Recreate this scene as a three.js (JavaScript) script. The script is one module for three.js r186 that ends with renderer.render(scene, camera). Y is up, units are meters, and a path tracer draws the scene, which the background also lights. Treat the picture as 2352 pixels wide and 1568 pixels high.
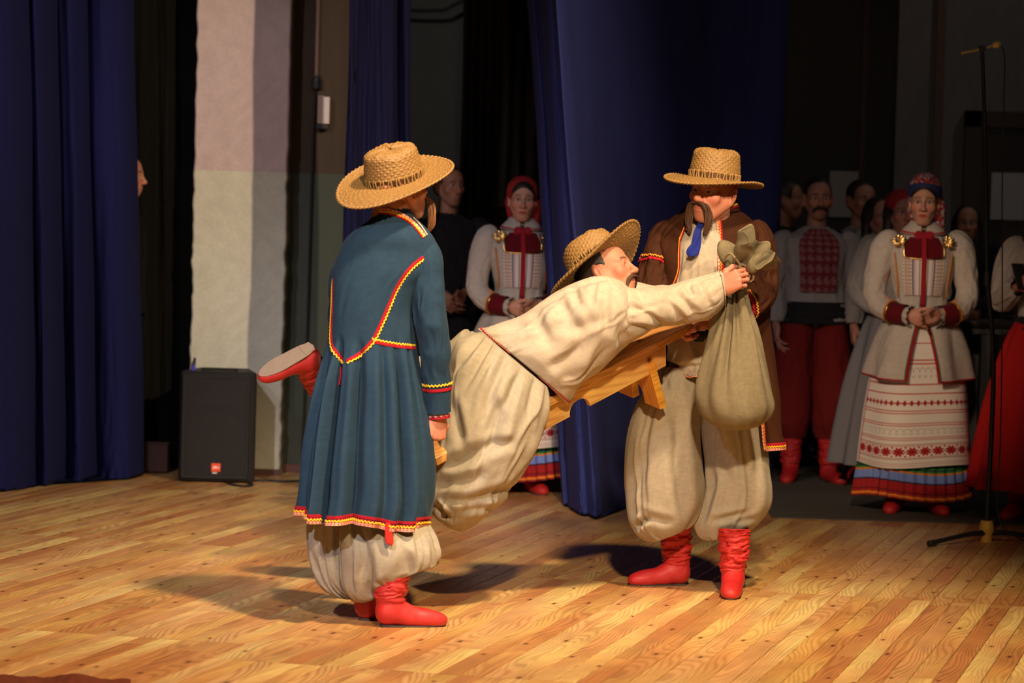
import * as THREE from 'three';
import { mergeGeometries, mergeVertices } from 'three/addons/utils/BufferGeometryUtils.js';
import { RoundedBoxGeometry } from 'three/addons/geometries/RoundedBoxGeometry.js';
import { createNoise3D } from 'simplex-noise';

// ---------- camera, light, exposure ----------
const V3 = THREE.Vector3, PI = Math.PI, cos = Math.cos, sin = Math.sin, abs = Math.abs, min = Math.min, max = Math.max;
const v = (x, y, z) => new V3(x, y, z);
const scene = new THREE.Scene();
scene.background = new THREE.Color(0x000000);
const FOCAL = 7000, EYE = 1.6;
const camera = new THREE.PerspectiveCamera(2 * Math.atan(784 / FOCAL) * 180 / PI, 2352 / 1568, 0.1, 80);
camera.position.set(0, EYE, 0);
camera.rotation.order = 'YXZ';
camera.rotation.set(-0.047, 0, 0.028);
camera.updateMatrixWorld(true);
camera.focus = 12.2;
camera.userData.fStop = 3.2;
const renderer = new THREE.WebGLRenderer({ antialias: true });
renderer.toneMapping = THREE.LinearToneMapping;
renderer.toneMappingExposure = 1.0;
renderer.shadowMap.enabled = true;
// lamps out of view, some added as fill: [place, aim, colour, candela, cone (rad), penumbra, soft]
const UNSEEN_LAMPS = [
  [[1.6, 6.2, -8.8], [-0.3, 0.3, -10.9], [1, 0.72, 0.45], 232, 0.55, 0.72, 11],  // warm key from front right, unseen, placed to throw floor shadows left
  [[5.0, 5.8, -4.6], [-1.55, 2.0, -15.2], [1, 0.74, 0.5], 410, 0.22, 0.8, 4],  // unseen warm lamp at the right, aimed at the pale pillar
  [[-3.0, 5.6, -4.8], [-0.6, 0.9, -12.8], [0.84, 0.78, 0.92], 212, 0.27, 0.7, 5],  // cool lamp at front left, out of view, lighting the shaded sides
  [[0.7, 5.6, -3.6], [0.3, 0.9, -12.0], [1, 0.72, 0.46], 300, 0.205, 0.6, 9],  // unseen frontal lamp, placed to light the men in front
  [[-2.6, 5.2, -5.6], [1.98, 0.9, -16.1], [1, 0.72, 0.5], 150, 0.085, 0.75, 3],  // narrow lamp out of view, placed to light the woman with folded hands
  [[0.2, 6.1, -2.0], [0.9, 1.9, -16.0], [1, 0.8, 0.66], 36, 0.2, 0.7, 6],  // dim fill added to lift the wide blue curtain
  [[-4.4, 5.0, -6.4], [-1.3, 1.7, -17.1], [0.9, 0.8, 0.88], 80, 0.13, 0.6, 3],  // unseen cool lamp, placed to light the right strip of the pillar
  [[4.4, 5.4, -17.6], [3.1, 2.3, -19.1], [1, 0.92, 0.85], 3, 0.75, 0.9, 6],  // faint fill added for the grey wall at back right
  [[-2.4, 5.6, -18.0], [-0.7, 1.9, -22.0], [1, 0.95, 0.86], 7, 0.6, 0.9, 6],  // weak fill added to brighten the back wall
];
// ---------- helpers ----------
const NZ = []; { let s = 7; const rnd = () => { s = (s * 1664525 + 1013904223) >>> 0; return s / 4294967296; }; for (let i = 0; i < 3; i++) NZ.push(createNoise3D(rnd)); }
const noise = NZ[0];
let RS = 12345;
const rand = () => { RS = (RS + 0x6d2b79f5) | 0; let t = Math.imul(RS ^ (RS >>> 15), 1 | RS); t = (t + Math.imul(t ^ (t >>> 7), 61 | t)) ^ t; return ((t ^ (t >>> 14)) >>> 0) / 4294967296; };
const rr = (a, b) => a + (b - a) * rand();
const lerp = (a, b, t) => a + (b - a) * t, clamp = (x, a = 0, b = 1) => min(b, max(a, x));
const sm = (a, b, x) => { const t = clamp((x - a) / (b - a)); return t * t * (3 - 2 * t); };
// a measured direction from the audience, at a distance d into the stage, as a point in metres
const at = (px, py, d) => { const r = v((px - 1176) / FOCAL, (784 - py) / FOCAL, -1).applyQuaternion(camera.quaternion); return r.multiplyScalar(d / -r.z).add(v(0, EYE, 0)); };
const mpp = (d) => d / FOCAL;
const names = new Map();
const numbered = (n) => { const k = names.get(n) ?? 0; names.set(n, k + 1); return k ? n + '_' + String(k).padStart(3, '0') : n; };
function tag(o, label, category, group, kind) { if (label) o.userData.label = label; if (category) o.userData.category = category; if (group) o.userData.group = group; if (kind) o.userData.kind = kind; return o; }
function thing(name, pos, label, category, group) { const g = new THREE.Group(); g.name = numbered(name); g.position.copy(pos.isVector3 ? pos : v(...pos)); scene.add(g); return tag(g, label, category, group); }
function shade(m) { m.castShadow = true; m.receiveShadow = true; return m; }
// adds world-space geometry as a part of a thing (or of a part)
function part(name, geo, mat, parent, label) {
  const m = shade(new THREE.Mesh(geo, mat)); m.name = numbered(name);
  const base = v(0, 0, 0); for (let p = parent; p && p !== scene; p = p.parent) base.add(p.position);
  if (base.lengthSq()) geo.translate(-base.x, -base.y, -base.z);
  if (label) m.userData.label = label;
  parent.add(m); return m;
}
function single(name, geo, mat, label, category, group, kind) {
  geo.computeBoundingBox(); const b = geo.boundingBox, c = v((b.min.x + b.max.x) / 2, b.min.y, (b.min.z + b.max.z) / 2);
  geo.translate(-c.x, -c.y, -c.z); const m = shade(new THREE.Mesh(geo, mat)); m.name = numbered(name); m.position.copy(c); scene.add(m); return tag(m, label, category, group, kind);
}
const merge = (gs) => { const u = gs.map((g) => { const q = g.index ? g.toNonIndexed() : g; return q; }); const keep = ['position', 'normal', 'uv'].concat(u.every((g) => g.attributes.color) ? ['color'] : []); for (const g of u) { for (const k of Object.keys(g.attributes)) if (!keep.includes(k)) g.deleteAttribute(k); if (!g.attributes.uv) g.setAttribute('uv', new THREE.BufferAttribute(new Float32Array(g.attributes.position.count * 2), 2)); } return mergeGeometries(u); };
const box = (w, h, d, r = 0) => { const g = r ? new RoundedBoxGeometry(w, h, d, 2, r) : new THREE.BoxGeometry(w, h, d); return g; };
const boxAt = (x, y, z, w, h, d, r = 0) => box(w, h, d, r).translate(x, y, z);
// cubic interpolation of rows of numbers
function spline(rows, M) {
  const n = rows.length, out = [];
  for (let i = 0; i < M; i++) {
    const t = (i / (M - 1)) * (n - 1), k = min(n - 2, Math.floor(t)), f = t - k;
    const p0 = rows[max(0, k - 1)], p1 = rows[k], p2 = rows[k + 1], p3 = rows[min(n - 1, k + 2)];
    out.push(p1.map((b, j) => { const a = p0[j], c = p2[j], d = p3[j]; return b + 0.5 * f * (c - a + f * (2 * a - 5 * b + 4 * c - d + f * (3 * (b - c) + d - a))); }));
  }
  return out;
}
// skin over rings of points; uv in metres
function loft(rings, { capA = false, capB = false, open = false } = {}) {
  const M = rings.length, N = rings[0].length, C = open ? N : N + 1, pos = [], uv = [], idx = [];
  let vv = 0;
  for (let i = 0; i < M; i++) {
    if (i) { let s = 0; for (let j = 0; j < N; j += max(1, N >> 3)) s += rings[i][j].distanceTo(rings[i - 1][j]); vv += s / Math.ceil(N / max(1, N >> 3)); }
    let uu = 0; const mid = rings[M >> 1];
    for (let j = 0; j < C; j++) { const p = rings[i][j % N]; if (j) uu += mid[j % N].distanceTo(mid[(j - 1) % N]); pos.push(p.x, p.y, p.z); uv.push(uu, vv); }
  }
  for (let i = 0; i < M - 1; i++) for (let j = 0; j < C - 1; j++) { const a = i * C + j, b = a + 1, c = a + C, d = c + 1; idx.push(a, c, b, b, c, d); }
  for (const [use, i] of [[capA, 0], [capB, M - 1]]) if (use) {
    const c = v(0, 0, 0); rings[i].forEach((p) => c.add(p)); c.divideScalar(N); const at0 = pos.length / 3; pos.push(c.x, c.y, c.z); uv.push(0, 0);
    for (let j = 0; j < C - 1; j++) { const a = i * C + j; i ? idx.push(a, at0, a + 1) : idx.push(a, a + 1, at0); }
  }
  const g = new THREE.BufferGeometry(); g.setAttribute('position', new THREE.Float32BufferAttribute(pos, 3)); g.setAttribute('uv', new THREE.Float32BufferAttribute(uv, 2)); g.setIndex(idx);
  g.computeVertexNormals();
  if (!open) { const n = g.attributes.normal; for (let i = 0; i < M; i++) { const a = i * C, b = a + N, s = v(n.getX(a) + n.getX(b), n.getY(a) + n.getY(b), n.getZ(a) + n.getZ(b)).normalize(); n.setXYZ(a, s.x, s.y, s.z); n.setXYZ(b, s.x, s.y, s.z); } }
  return g;
}
const sgp = (x, e) => Math.sign(x) * Math.pow(abs(x), e);
// garment: levels [py, xl, xr, toward viewer (m), half depth (m)] or [ax, ay, bx, by, toward viewer, half depth] at depth d; theta 0 = b side, PI/2 = toward viewer
function garment(levels, { d, N = 96, M = 60, disp, e = 1, caps = [false, false], span, local } = {}) {
  const rows = spline(levels.map((l) => (l.length === 5 ? [l[1], l[0], l[2], l[0], l[3], l[4]] : l)), M), rings = [], open = !!span;
  rows.forEach(([ax, ay, bx, by, dz, rz], i) => {
    const t = i / (M - 1), L = local ? v(ax, ay, dz) : at(ax, ay, d - dz), R = local ? v(bx, by, dz) : at(bx, by, d - dz), c = L.clone().lerp(R, 0.5), h = R.clone().sub(L).multiplyScalar(0.5), ring = [], [f0, f1] = span ? span(t) : [0, 2 * PI];
    for (let j = 0; j < (open ? N + 1 : N); j++) {
      const th = f0 + (j / N) * (f1 - f0), cx = sgp(cos(th), e), sz = sgp(sin(th), e);
      const p = c.clone().addScaledVector(h, cx); p.z += rz * sz;
      if (disp) { const q = disp(th, t, p, h.length(), rz); const o = h.clone().normalize().multiplyScalar(cos(th) * rz).add(v(0, 0, sin(th) * h.length())).normalize(); if (Array.isArray(q)) { p.addScaledVector(o, q[0]); p.y += q[1]; } else p.addScaledVector(o, q); }
      ring.push(p);
    }
    rings.push(ring);
  });
  const g = loft(rings, { capA: caps[0], capB: caps[1], open }); g.userData.rings = rings; return g;
}
// seam around row i of a garment, lifted by m rows
function around(g, row, f0 = 0, f1 = 1) {
  const rings = g.userData.rings, R = rings[row], n = R.length, pts = [], nrm = [], c = v(0, 0, 0); R.forEach((p) => c.addScaledVector(p, 1 / n));
  for (let q = 0; q <= 240; q++) { const f = (lerp(f0, f1, q / 240) * n + n * 4) % n, k = Math.floor(f), a = R[k % n], b = R[(k + 1) % n], p = a.clone().lerp(b, f - k), T = b.clone().sub(a), up = rings[max(0, row - 1)][k % n].clone().sub(rings[min(rings.length - 1, row + 1)][k % n]), nn = up.cross(T).normalize(); if (nn.dot(p.clone().sub(c)) < 0) nn.negate(); pts.push(p.addScaledVector(nn, 0.0015)); nrm.push(nn); }
  return { pts, nrm };
}
// uv running 0..1 around and along, for printed or embroidered cloth
function unitUV(g) { const R = g.userData.rings, M = R.length, C = g.attributes.position.count / M, u = g.attributes.uv; for (let i = 0; i < M; i++) for (let j = 0; j < C; j++) u.setXY(i * C + j, j / (C - 1), 1 - i / (M - 1)); return g; }
// sleeve or leg along a path of [px, py, d, half width px, depth ratio]
function limb(path, { N = 64, M = 60, disp, caps = [false, false], ref = v(0, 0, 1), world = false } = {}) {
  const rows = spline(path.map((p) => { const c = world ? v(p[0], p[1], p[2]) : at(p[0], p[1], p[2]); return [c.x, c.y, c.z, world ? p[3] : p[3] * mpp(p[2]), p[4] ?? 1]; }), M);
  const P = rows.map((r) => v(r[0], r[1], r[2])), rings = []; let len = 0;
  for (let i = 0; i < M; i++) {
    const T = P[min(M - 1, i + 1)].clone().sub(P[max(0, i - 1)]).normalize(), B = ref.clone().addScaledVector(T, -ref.dot(T)).normalize(), S = T.clone().cross(B); if (i) len += P[i].distanceTo(P[i - 1]);
    const ring = [], r = rows[i][3], rz = r * rows[i][4];
    for (let j = 0; j < N; j++) { const th = (j / N) * 2 * PI, k = disp ? disp(th, i / (M - 1), len, r) : 0; ring.push(P[i].clone().addScaledVector(S, (r + k) * cos(th)).addScaledVector(B, (rz + k) * sin(th))); }
    rings.push(ring);
  }
  const g = loft(rings, { capA: caps[0], capB: caps[1] }); g.userData.rings = rings; return g;
}
// cloth folds: ridges that run along (long) or around (short) a tube
const folds = (seed, amp, around, along, warp = 0.4) => (th, t, s = t) => {
  const w = warp * noise(cos(th) * 1.1 + seed, sin(th) * 1.1, s / along / 1.6), x = cos(th + w) * around, y = sin(th + w) * around;
  const n = noise(x + seed * 3.7, y - seed, s / along + seed), m = noise(x * 0.6 - seed, y * 0.6 + seed * 2.1, s / along * 0.6); return amp * (0.75 * (1 - 2.1 * Math.sqrt(n * n + 0.012)) + 0.6 * m);
};
const toPix = (p) => { const q = p.clone().sub(v(0, EYE, 0)).applyQuaternion(camera.quaternion.clone().invert()); return [1176 + (q.x / -q.z) * FOCAL, 784 - (q.y / -q.z) * FOCAL]; };
// single folds in the cloth, [x0, y0, x1, y1, half width, depth (m)], where the photograph shows them on the side that faces the hall
const creases = (list) => (p, th) => {
  if (sin(th) < -0.1) return 0; const [x, y] = toPix(p); let k = 0;
  for (const [x0, y0, x1, y1, w, dp] of list) {
    const dx = x1 - x0, dy = y1 - y0, L = Math.hypot(dx, dy), t = ((x - x0) * dx + (y - y0) * dy) / (L * L); if (t < -0.25 || t > 1.25) continue;
    const d = ((x - x0) * dy - (y - y0) * dx) / L / w; if (abs(d) > 4) continue; const tp = sm(-0.22, 0.25, t) * (1 - sm(0.75, 1.22, t)); k += dp * tp * (-Math.exp(-d * d) + 0.55 * Math.exp(-((d - 1.7) ** 2)) + 0.3 * Math.exp(-((d + 1.9) ** 2)));
  }
  return k * sm(-0.1, 0.3, sin(th));
};
// flat band sewn on along points with surface normals; wave > 0 makes a zigzag braid
function band(pts, nrm, width, thick = 0.0025, { side = 0, wave = 0, pitch = 0.016, closed = false } = {}) {
  const rings = []; let s = 0; const n = pts.length;
  for (let i = 0; i < n; i++) {
    const a = closed ? pts[(i - 1 + n) % n] : pts[max(0, i - 1)], b = closed ? pts[(i + 1) % n] : pts[min(n - 1, i + 1)], T = b.clone().sub(a).normalize(), Nn = nrm[i].clone().addScaledVector(T, -nrm[i].dot(T)).normalize(), S = Nn.clone().cross(T).normalize();
    if (i) s += pts[i].distanceTo(pts[i - 1]);
    const off = side + (wave ? wave * (2 * abs(2 * ((s / pitch) % 1) - 1) - 1) : 0), c = pts[i].clone().addScaledVector(S, off), w = width / 2;
    rings.push([c.clone().addScaledVector(S, -w), c.clone().addScaledVector(S, -w * 0.8).addScaledVector(Nn, thick), c.clone().addScaledVector(S, w * 0.8).addScaledVector(Nn, thick), c.clone().addScaledVector(S, w)]);
  }
  if (closed) rings.push(rings[0].map((p) => p.clone()));
  return loft(rings);
}
function resample(pts, step) {
  const out = [pts[0].clone()]; let carry = 0;
  for (let i = 1; i < pts.length; i++) { const a = pts[i - 1], b = pts[i], L = a.distanceTo(b); let t = step - carry; while (t <= L) { out.push(a.clone().lerp(b, t / L)); t += step; } carry = L - (t - step); }
  return out;
}
// points of a surface that a seam measured on the photograph runs over
const ray = new THREE.Raycaster();
function seam(geo, pix, step = 6) {
  const m = new THREE.Mesh(geo, new THREE.MeshBasicMaterial({ side: THREE.DoubleSide })), pts = [], nrm = [], path = spline(pix, pix.length * 12), eye = v(0, EYE, 0);
  let last = null;
  for (const [x, y] of path) {
    if (last && Math.hypot(x - last[0], y - last[1]) < step) continue;
    ray.set(eye, at(x, y, 10).sub(eye).normalize()); const h = ray.intersectObject(m)[0]; if (!h) continue; last = [x, y];
    const nn = h.face.normal.clone(); if (nn.dot(ray.ray.direction) > 0) nn.negate(); pts.push(h.point.clone().addScaledVector(nn, 0.001)); nrm.push(nn);
  }
  for (let k = 0; k < 3; k++) for (let i = 1; i < nrm.length - 1; i++) nrm[i].add(nrm[i - 1]).add(nrm[i + 1]).normalize();
  return { pts, nrm };
}
function fine({ pts, nrm }, step) { // same seam, denser
  const out = [], on = []; for (let i = 1; i < pts.length; i++) { const n = max(1, Math.round(pts[i].distanceTo(pts[i - 1]) / step)); for (let k = 0; k < n; k++) { out.push(pts[i - 1].clone().lerp(pts[i], k / n)); on.push(nrm[i - 1].clone().lerp(nrm[i], k / n).normalize()); } }
  out.push(pts[pts.length - 1]); on.push(nrm[pts.length - 1]); return { pts: out, nrm: on };
}
const tube = (pts, r, seg = 8, n) => new THREE.TubeGeometry(new THREE.CatmullRomCurve3(pts), n ?? pts.length * 6, r, seg, false);
// a tapering strand (lock of hair, moustache, cord end)
function strand(pts, radii, { N = 12, M = 30, flat = 1, disp } = {}) { return limb(pts.map((p, i) => [p.x, p.y, p.z, radii[i], flat]), { N, M, world: true, caps: [true, true], disp, ref: v(0.2, 0.1, 1).normalize() }); }

// ---------- smooth fields ----------
const cap = (a, b, ra, rb = ra, k = 0.02, o = {}) => ({ t: 0, a: a.isVector3 ? a : v(...a), b: b.isVector3 ? b : v(...b), ra, rb, k, ...o });
const ell = (c, r, k = 0.02, o = {}) => ({ t: 1, a: c.isVector3 ? c : v(...c), r: Array.isArray(r) ? r : [r, r, r], k, q: o.rot ? new THREE.Quaternion().setFromEuler(new THREE.Euler(...o.rot)).invert() : null, ...o });
const _p = v(0, 0, 0);
function distTo(s, x, y, z) {
  if (s.t === 0) {
    const ax = s.a.x, ay = s.a.y, az = s.a.z, bx = s.b.x - ax, by = s.b.y - ay, bz = s.b.z - az, px = x - ax, py = y - ay, pz = z - az;
    const h = clamp((px * bx + py * by + pz * bz) / (bx * bx + by * by + bz * bz || 1)); const dx = px - bx * h, dy = py - by * h, dz = pz - bz * h;
    return Math.sqrt(dx * dx + dy * dy + dz * dz) - s.ra - (s.rb - s.ra) * h;
  }
  _p.set(x - s.a.x, y - s.a.y, z - s.a.z); if (s.q) _p.applyQuaternion(s.q);
  const [a, b, c] = s.r, k0 = Math.hypot(_p.x / a, _p.y / b, _p.z / c), k1 = Math.hypot(_p.x / a / a, _p.y / b / b, _p.z / c / c);
  return k1 < 1e-9 ? -min(a, b, c) : (k0 * (k0 - 1)) / k1;
}
const fieldOf = (prims) => (x, y, z) => {
  let d = 1e3;
  for (const s of prims) { const e = distTo(s, x, y, z), k = s.k; if (s.sub) { const h = max(k - abs(d + e), 0) / k; d = max(d, -e) + (h * h * k) / 4; } else { if (e > d + k) continue; const h = max(k - abs(d - e), 0) / k; d = min(d, e) - (h * h * k) / 4; } }
  return d;
};
function boundsOf(prims, pad) { const lo = v(1e3, 1e3, 1e3), hi = v(-1e3, -1e3, -1e3); for (const s of prims) if (!s.sub) for (const [c, r] of s.t ? [[s.a, max(...s.r)]] : [[s.a, s.ra], [s.b, s.rb]]) { lo.min(c.clone().addScalar(-r - pad)); hi.max(c.clone().addScalar(r + pad)); } return [lo, hi]; }
// surface of a field, one smooth closed mesh
function skin(prims, cell, paint) {
  const f = fieldOf(prims), [lo, hi] = boundsOf(prims, cell * 3), nx = Math.ceil((hi.x - lo.x) / cell) + 1, ny = Math.ceil((hi.y - lo.y) / cell) + 1, nz = Math.ceil((hi.z - lo.z) / cell) + 1;
  const D = new Float32Array(nx * ny * nz).fill(1), B = 6, at3 = (i, j, k) => i + nx * (j + ny * k), reach = B * cell * 0.9 + 0.004;
  for (let k0 = 0; k0 < nz; k0 += B) for (let j0 = 0; j0 < ny; j0 += B) for (let i0 = 0; i0 < nx; i0 += B) {
    const c = f(lo.x + (i0 + B / 2) * cell, lo.y + (j0 + B / 2) * cell, lo.z + (k0 + B / 2) * cell), far = abs(c) > reach * 1.35;
    for (let k = k0; k < min(nz, k0 + B); k++) for (let j = j0; j < min(ny, j0 + B); j++) for (let i = i0; i < min(nx, i0 + B); i++) D[at3(i, j, k)] = far ? c : f(lo.x + i * cell, lo.y + j * cell, lo.z + k * cell);
  }
  const id = new Int32Array(nx * ny * nz).fill(-1), pos = [], idx = [];
  for (let k = 0; k < nz - 1; k++) for (let j = 0; j < ny - 1; j++) for (let i = 0; i < nx - 1; i++) {
    const d = [], s = [0, 0, 0]; let n = 0, neg = 0;
    for (let q = 0; q < 8; q++) { d[q] = D[at3(i + (q & 1), j + ((q >> 1) & 1), k + (q >> 2))]; if (d[q] < 0) neg++; }
    if (!neg || neg === 8) continue;
    for (let a = 0; a < 8; a++) for (let b = 0; b < 3; b++) { const c = a | (1 << b); if (c === a || d[a] < 0 === d[c] < 0) continue; const t = d[a] / (d[a] - d[c]); for (let m = 0; m < 3; m++) s[m] += ((a >> m) & 1) + (m === b ? t : 0); n++; }
    id[at3(i, j, k)] = pos.length / 3; pos.push(lo.x + (i + s[0] / n) * cell, lo.y + (j + s[1] / n) * cell, lo.z + (k + s[2] / n) * cell);
  }
  const quad = (a, b, c, d, flip) => { if (a < 0 || b < 0 || c < 0 || d < 0) return; flip ? idx.push(a, c, b, a, d, c) : idx.push(a, b, c, a, c, d); };
  for (let k = 1; k < nz - 1; k++) for (let j = 1; j < ny - 1; j++) for (let i = 1; i < nx - 1; i++) {
    const o = at3(i, j, k), s = D[o] < 0;
    if (s !== D[o + 1] < 0) quad(id[at3(i, j - 1, k - 1)], id[at3(i, j, k - 1)], id[o], id[at3(i, j - 1, k)], !s);
    if (s !== D[o + nx] < 0) quad(id[at3(i - 1, j, k - 1)], id[at3(i - 1, j, k)], id[o], id[at3(i, j, k - 1)], !s);
    if (s !== D[o + nx * ny] < 0) quad(id[at3(i - 1, j - 1, k)], id[at3(i, j - 1, k)], id[o], id[at3(i - 1, j, k)], !s);
  }
  const g = new THREE.BufferGeometry(); g.setAttribute('position', new THREE.Float32BufferAttribute(pos, 3)); g.setIndex(idx);
  const nr = new Float32Array(pos.length), uv = new Float32Array((pos.length / 3) * 2), col = new Float32Array(pos.length), h = cell * 0.5;
  for (let i = 0; i < pos.length; i += 3) {
    const [x, y, z] = [pos[i], pos[i + 1], pos[i + 2]], gx = f(x + h, y, z) - f(x - h, y, z), gy = f(x, y + h, z) - f(x, y - h, z), gz = f(x, y, z + h) - f(x, y, z - h), l = Math.hypot(gx, gy, gz) || 1;
    nr[i] = gx / l; nr[i + 1] = gy / l; nr[i + 2] = gz / l; uv[(i / 3) * 2] = x + z; uv[(i / 3) * 2 + 1] = y;
    const c = paint ? paint(x, y, z) : [1, 1, 1]; col[i] = c[0]; col[i + 1] = c[1]; col[i + 2] = c[2];
  }
  g.setAttribute('normal', new THREE.BufferAttribute(nr, 3)); g.setAttribute('uv', new THREE.BufferAttribute(uv, 2)); g.setAttribute('color', new THREE.BufferAttribute(col, 3)); return g;
}
const tint = (g, c) => { const n = g.attributes.position.count, a = new Float32Array(n * 3); for (let i = 0; i < n; i++) a.set(c, i * 3); g.setAttribute('color', new THREE.BufferAttribute(a, 3)); return g; };
const basis = (x, y, z, o) => new THREE.Matrix4().makeBasis(x, y, z).setPosition(o);
// frame whose y axis is up and whose z axis is as near as possible to face
function frame(o, up, face) { const y = up.clone().normalize(), x = y.clone().cross(face).normalize(), z = x.clone().cross(y); return basis(x, y, z, o); }
// ---------- materials ----------
function dataTex(w, h, fn, srgb) {
  const d = new Uint8Array(w * h * 4); for (let y = 0; y < h; y++) for (let x = 0; x < w; x++) { const c = fn(x, y), o = (y * w + x) * 4; d[o] = clamp(c[0], 0, 255); d[o + 1] = clamp(c[1], 0, 255); d[o + 2] = clamp(c[2], 0, 255); d[o + 3] = c[3] ?? 255; }
  const t = new THREE.DataTexture(d, w, h); t.wrapS = t.wrapT = THREE.RepeatWrapping; t.magFilter = THREE.LinearFilter; t.minFilter = THREE.LinearMipmapLinearFilter; t.generateMipmaps = true; if (srgb) t.colorSpace = THREE.SRGBColorSpace; t.needsUpdate = true; return t;
}
const rep = (t, x, y = x) => { const c = t.clone(); c.repeat.set(1 / x, 1 / y); c.needsUpdate = true; return c; };
function canvasTex(w, h, draw) { const c = document.createElement('canvas'); c.width = w; c.height = h; draw(c.getContext('2d'), w, h); const t = new THREE.CanvasTexture(c); t.colorSpace = THREE.SRGBColorSpace; t.wrapS = t.wrapT = THREE.RepeatWrapping; return t; }
// tiling noise on a torus
const tn = (u, w, f, s = 0) => { const a = u * 2 * PI, b = w * 2 * PI; return noise(cos(a) * f + s, sin(a) * f + cos(b) * f * 1.01, sin(b) * f - s); };
const weaveT = dataTex(256, 256, (x, y) => { const u = x / 256, w = y / 256, a = sin(u * 2 * PI * 32), b = sin(w * 2 * PI * 32), n = tn(u, w, 5) * 30 + tn(u, w, 14, 3) * 18, c = 128 + 42 * (a * b > 0 ? abs(a) : -abs(b)) + n; return [c, c, c]; });
const linenT = dataTex(512, 512, (x, y) => { const u = x / 512, w = y / 512, n = noise(u * 90, w * 6, 1) * 5 + noise(u * 7, w * 90, 5) * 6 + tn(u, w, 3, 9) * 7 + tn(u, w, 12) * 4, c = 236 + n; return [c, c - 1, c - 3 - n * 0.2]; }, true);
const crumpT = dataTex(512, 512, (x, y) => { const u = x / 512, w = y / 512; let s = 0, a = 1; for (let o = 0; o < 4; o++) { s += a * (1 - abs(tn(u, w, 1.6 * 2 ** o, o * 5))); a *= 0.5; } const c = s * 110; return [c, c, c]; });
const plasterT = dataTex(512, 512, (x, y) => { const u = x / 512, w = y / 512, n = tn(u, w, 2, 1) * 7 + tn(u, w, 8, 4) * 6 + tn(u, w, 26, 7) * 5, c = 232 + n; return [c, c, c - 2]; }, true);
const leatherT = dataTex(256, 256, (x, y) => { const u = x / 256, w = y / 256, c = 128 + 60 * tn(u, w, 9) + 40 * tn(u, w, 22, 4); return [c, c, c]; });
function cloth(color, { rough = 0.9, bump = 0.0008, size = 0.12, sheen = 0.15, map = linenT, mapSize = 0.5, dbl = true } = {}) {
  const m = new THREE.MeshPhysicalMaterial({ color, roughness: rough, specularIntensity: 0.3, sheen, sheenRoughness: 0.6, sheenColor: new THREE.Color(color).lerp(new THREE.Color(1, 1, 1), 0.4), side: dbl ? THREE.DoubleSide : THREE.FrontSide });
  if (map) m.map = rep(map, mapSize); m.bumpMap = rep(weaveT, size); m.bumpScale = bump; return m;
}
const std = (color, roughness = 0.6, o = {}) => new THREE.MeshStandardMaterial({ color, roughness, ...o });
const lin = (r, g, b) => new THREE.Color().setRGB(r, g, b);
const MAT = {
  black: std(lin(0.012, 0.011, 0.011), 0.6), darkMetal: std(lin(0.02, 0.019, 0.018), 0.45, { metalness: 0.5 }), white: std(lin(0.62, 0.6, 0.58), 0.6), gold: std(lin(0.8, 0.5, 0.15), 0.25, { metalness: 1 }),
  blueCoat: cloth(lin(0.022, 0.054, 0.095), { sheen: 0.25, bump: 0.0004, size: 0.06 }), brownCoat: cloth(lin(0.055, 0.017, 0.006), { sheen: 0.04, bump: 0.0004, size: 0.06, rough: 0.8 }),
  shirt: cloth(lin(0.53, 0.46, 0.36), { bump: 0.0003, size: 0.05, sheen: 0.1 }), trousers: cloth(lin(0.42, 0.375, 0.28), { bump: 0.0006, size: 0.06, sheen: 0.1 }), sack: cloth(lin(0.225, 0.19, 0.115), { bump: 0.0006, size: 0.09, sheen: 0.1 }),
  redTrim: cloth(lin(0.36, 0.01, 0.02), { map: null }), yellowTrim: cloth(lin(0.8, 0.5, 0.03), { map: null }), pinkTrim: cloth(lin(0.7, 0.36, 0.25), { map: null }),
  leather: new THREE.MeshPhysicalMaterial({ color: lin(0.56, 0.018, 0.016), roughness: 0.42, clearcoat: 0.25, clearcoatRoughness: 0.4, bumpMap: rep(leatherT, 0.05), bumpScale: 0.0012, side: THREE.DoubleSide }),
  sole: std(lin(0.05, 0.035, 0.03), 0.8), skin: new THREE.MeshPhysicalMaterial({ color: 0xffffff, vertexColors: true, roughness: 0.5, sheen: 0.1, bumpMap: rep(leatherT, 0.02), bumpScale: 0.0003 }),
  hair: std(lin(0.02, 0.012, 0.008), 0.55), hairBrown: std(lin(0.07, 0.03, 0.012), 0.6), hairLight: std(lin(0.2, 0.085, 0.03), 0.55), velvet: cloth(lin(0.12, 0.006, 0.01), { sheen: 0.6, map: null }), blueTie: cloth(lin(0.015, 0.025, 0.2), { map: null, sheen: 0.3 }),
};
MAT.pinkRib = new THREE.MeshStandardMaterial({ roughness: 0.9, side: THREE.DoubleSide, map: rep(dataTex(64, 32, (x, y) => (y > 8 && y < 24 && x % 16 < 9 ? [205, 70, 62] : [222, 168, 140]), true), 0.03, 0.015) });
MAT.orangeTrim = cloth(lin(0.75, 0.26, 0.03), { map: null }); MAT.pinkThread = std(lin(0.5, 0.07, 0.06), 0.9);
MAT.skin.color.setRGB(1, 1, 1);
// ---------- the setting ----------
const floorD = (px, py) => { const r = v((px - 1176) / FOCAL, (784 - py) / FOCAL, -1).applyQuaternion(camera.quaternion); return (-EYE / r.y) * -r.z; };
const struct = (name, geo, mat) => { const m = single(name, geo, mat); m.userData.kind = 'structure'; return m; };
const wallPaint = (c, r = 0.85) => new THREE.MeshStandardMaterial({ color: c, roughness: r, map: rep(plasterT, 1.2), bumpMap: rep(plasterT, 0.9), bumpScale: 0.002 });
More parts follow.
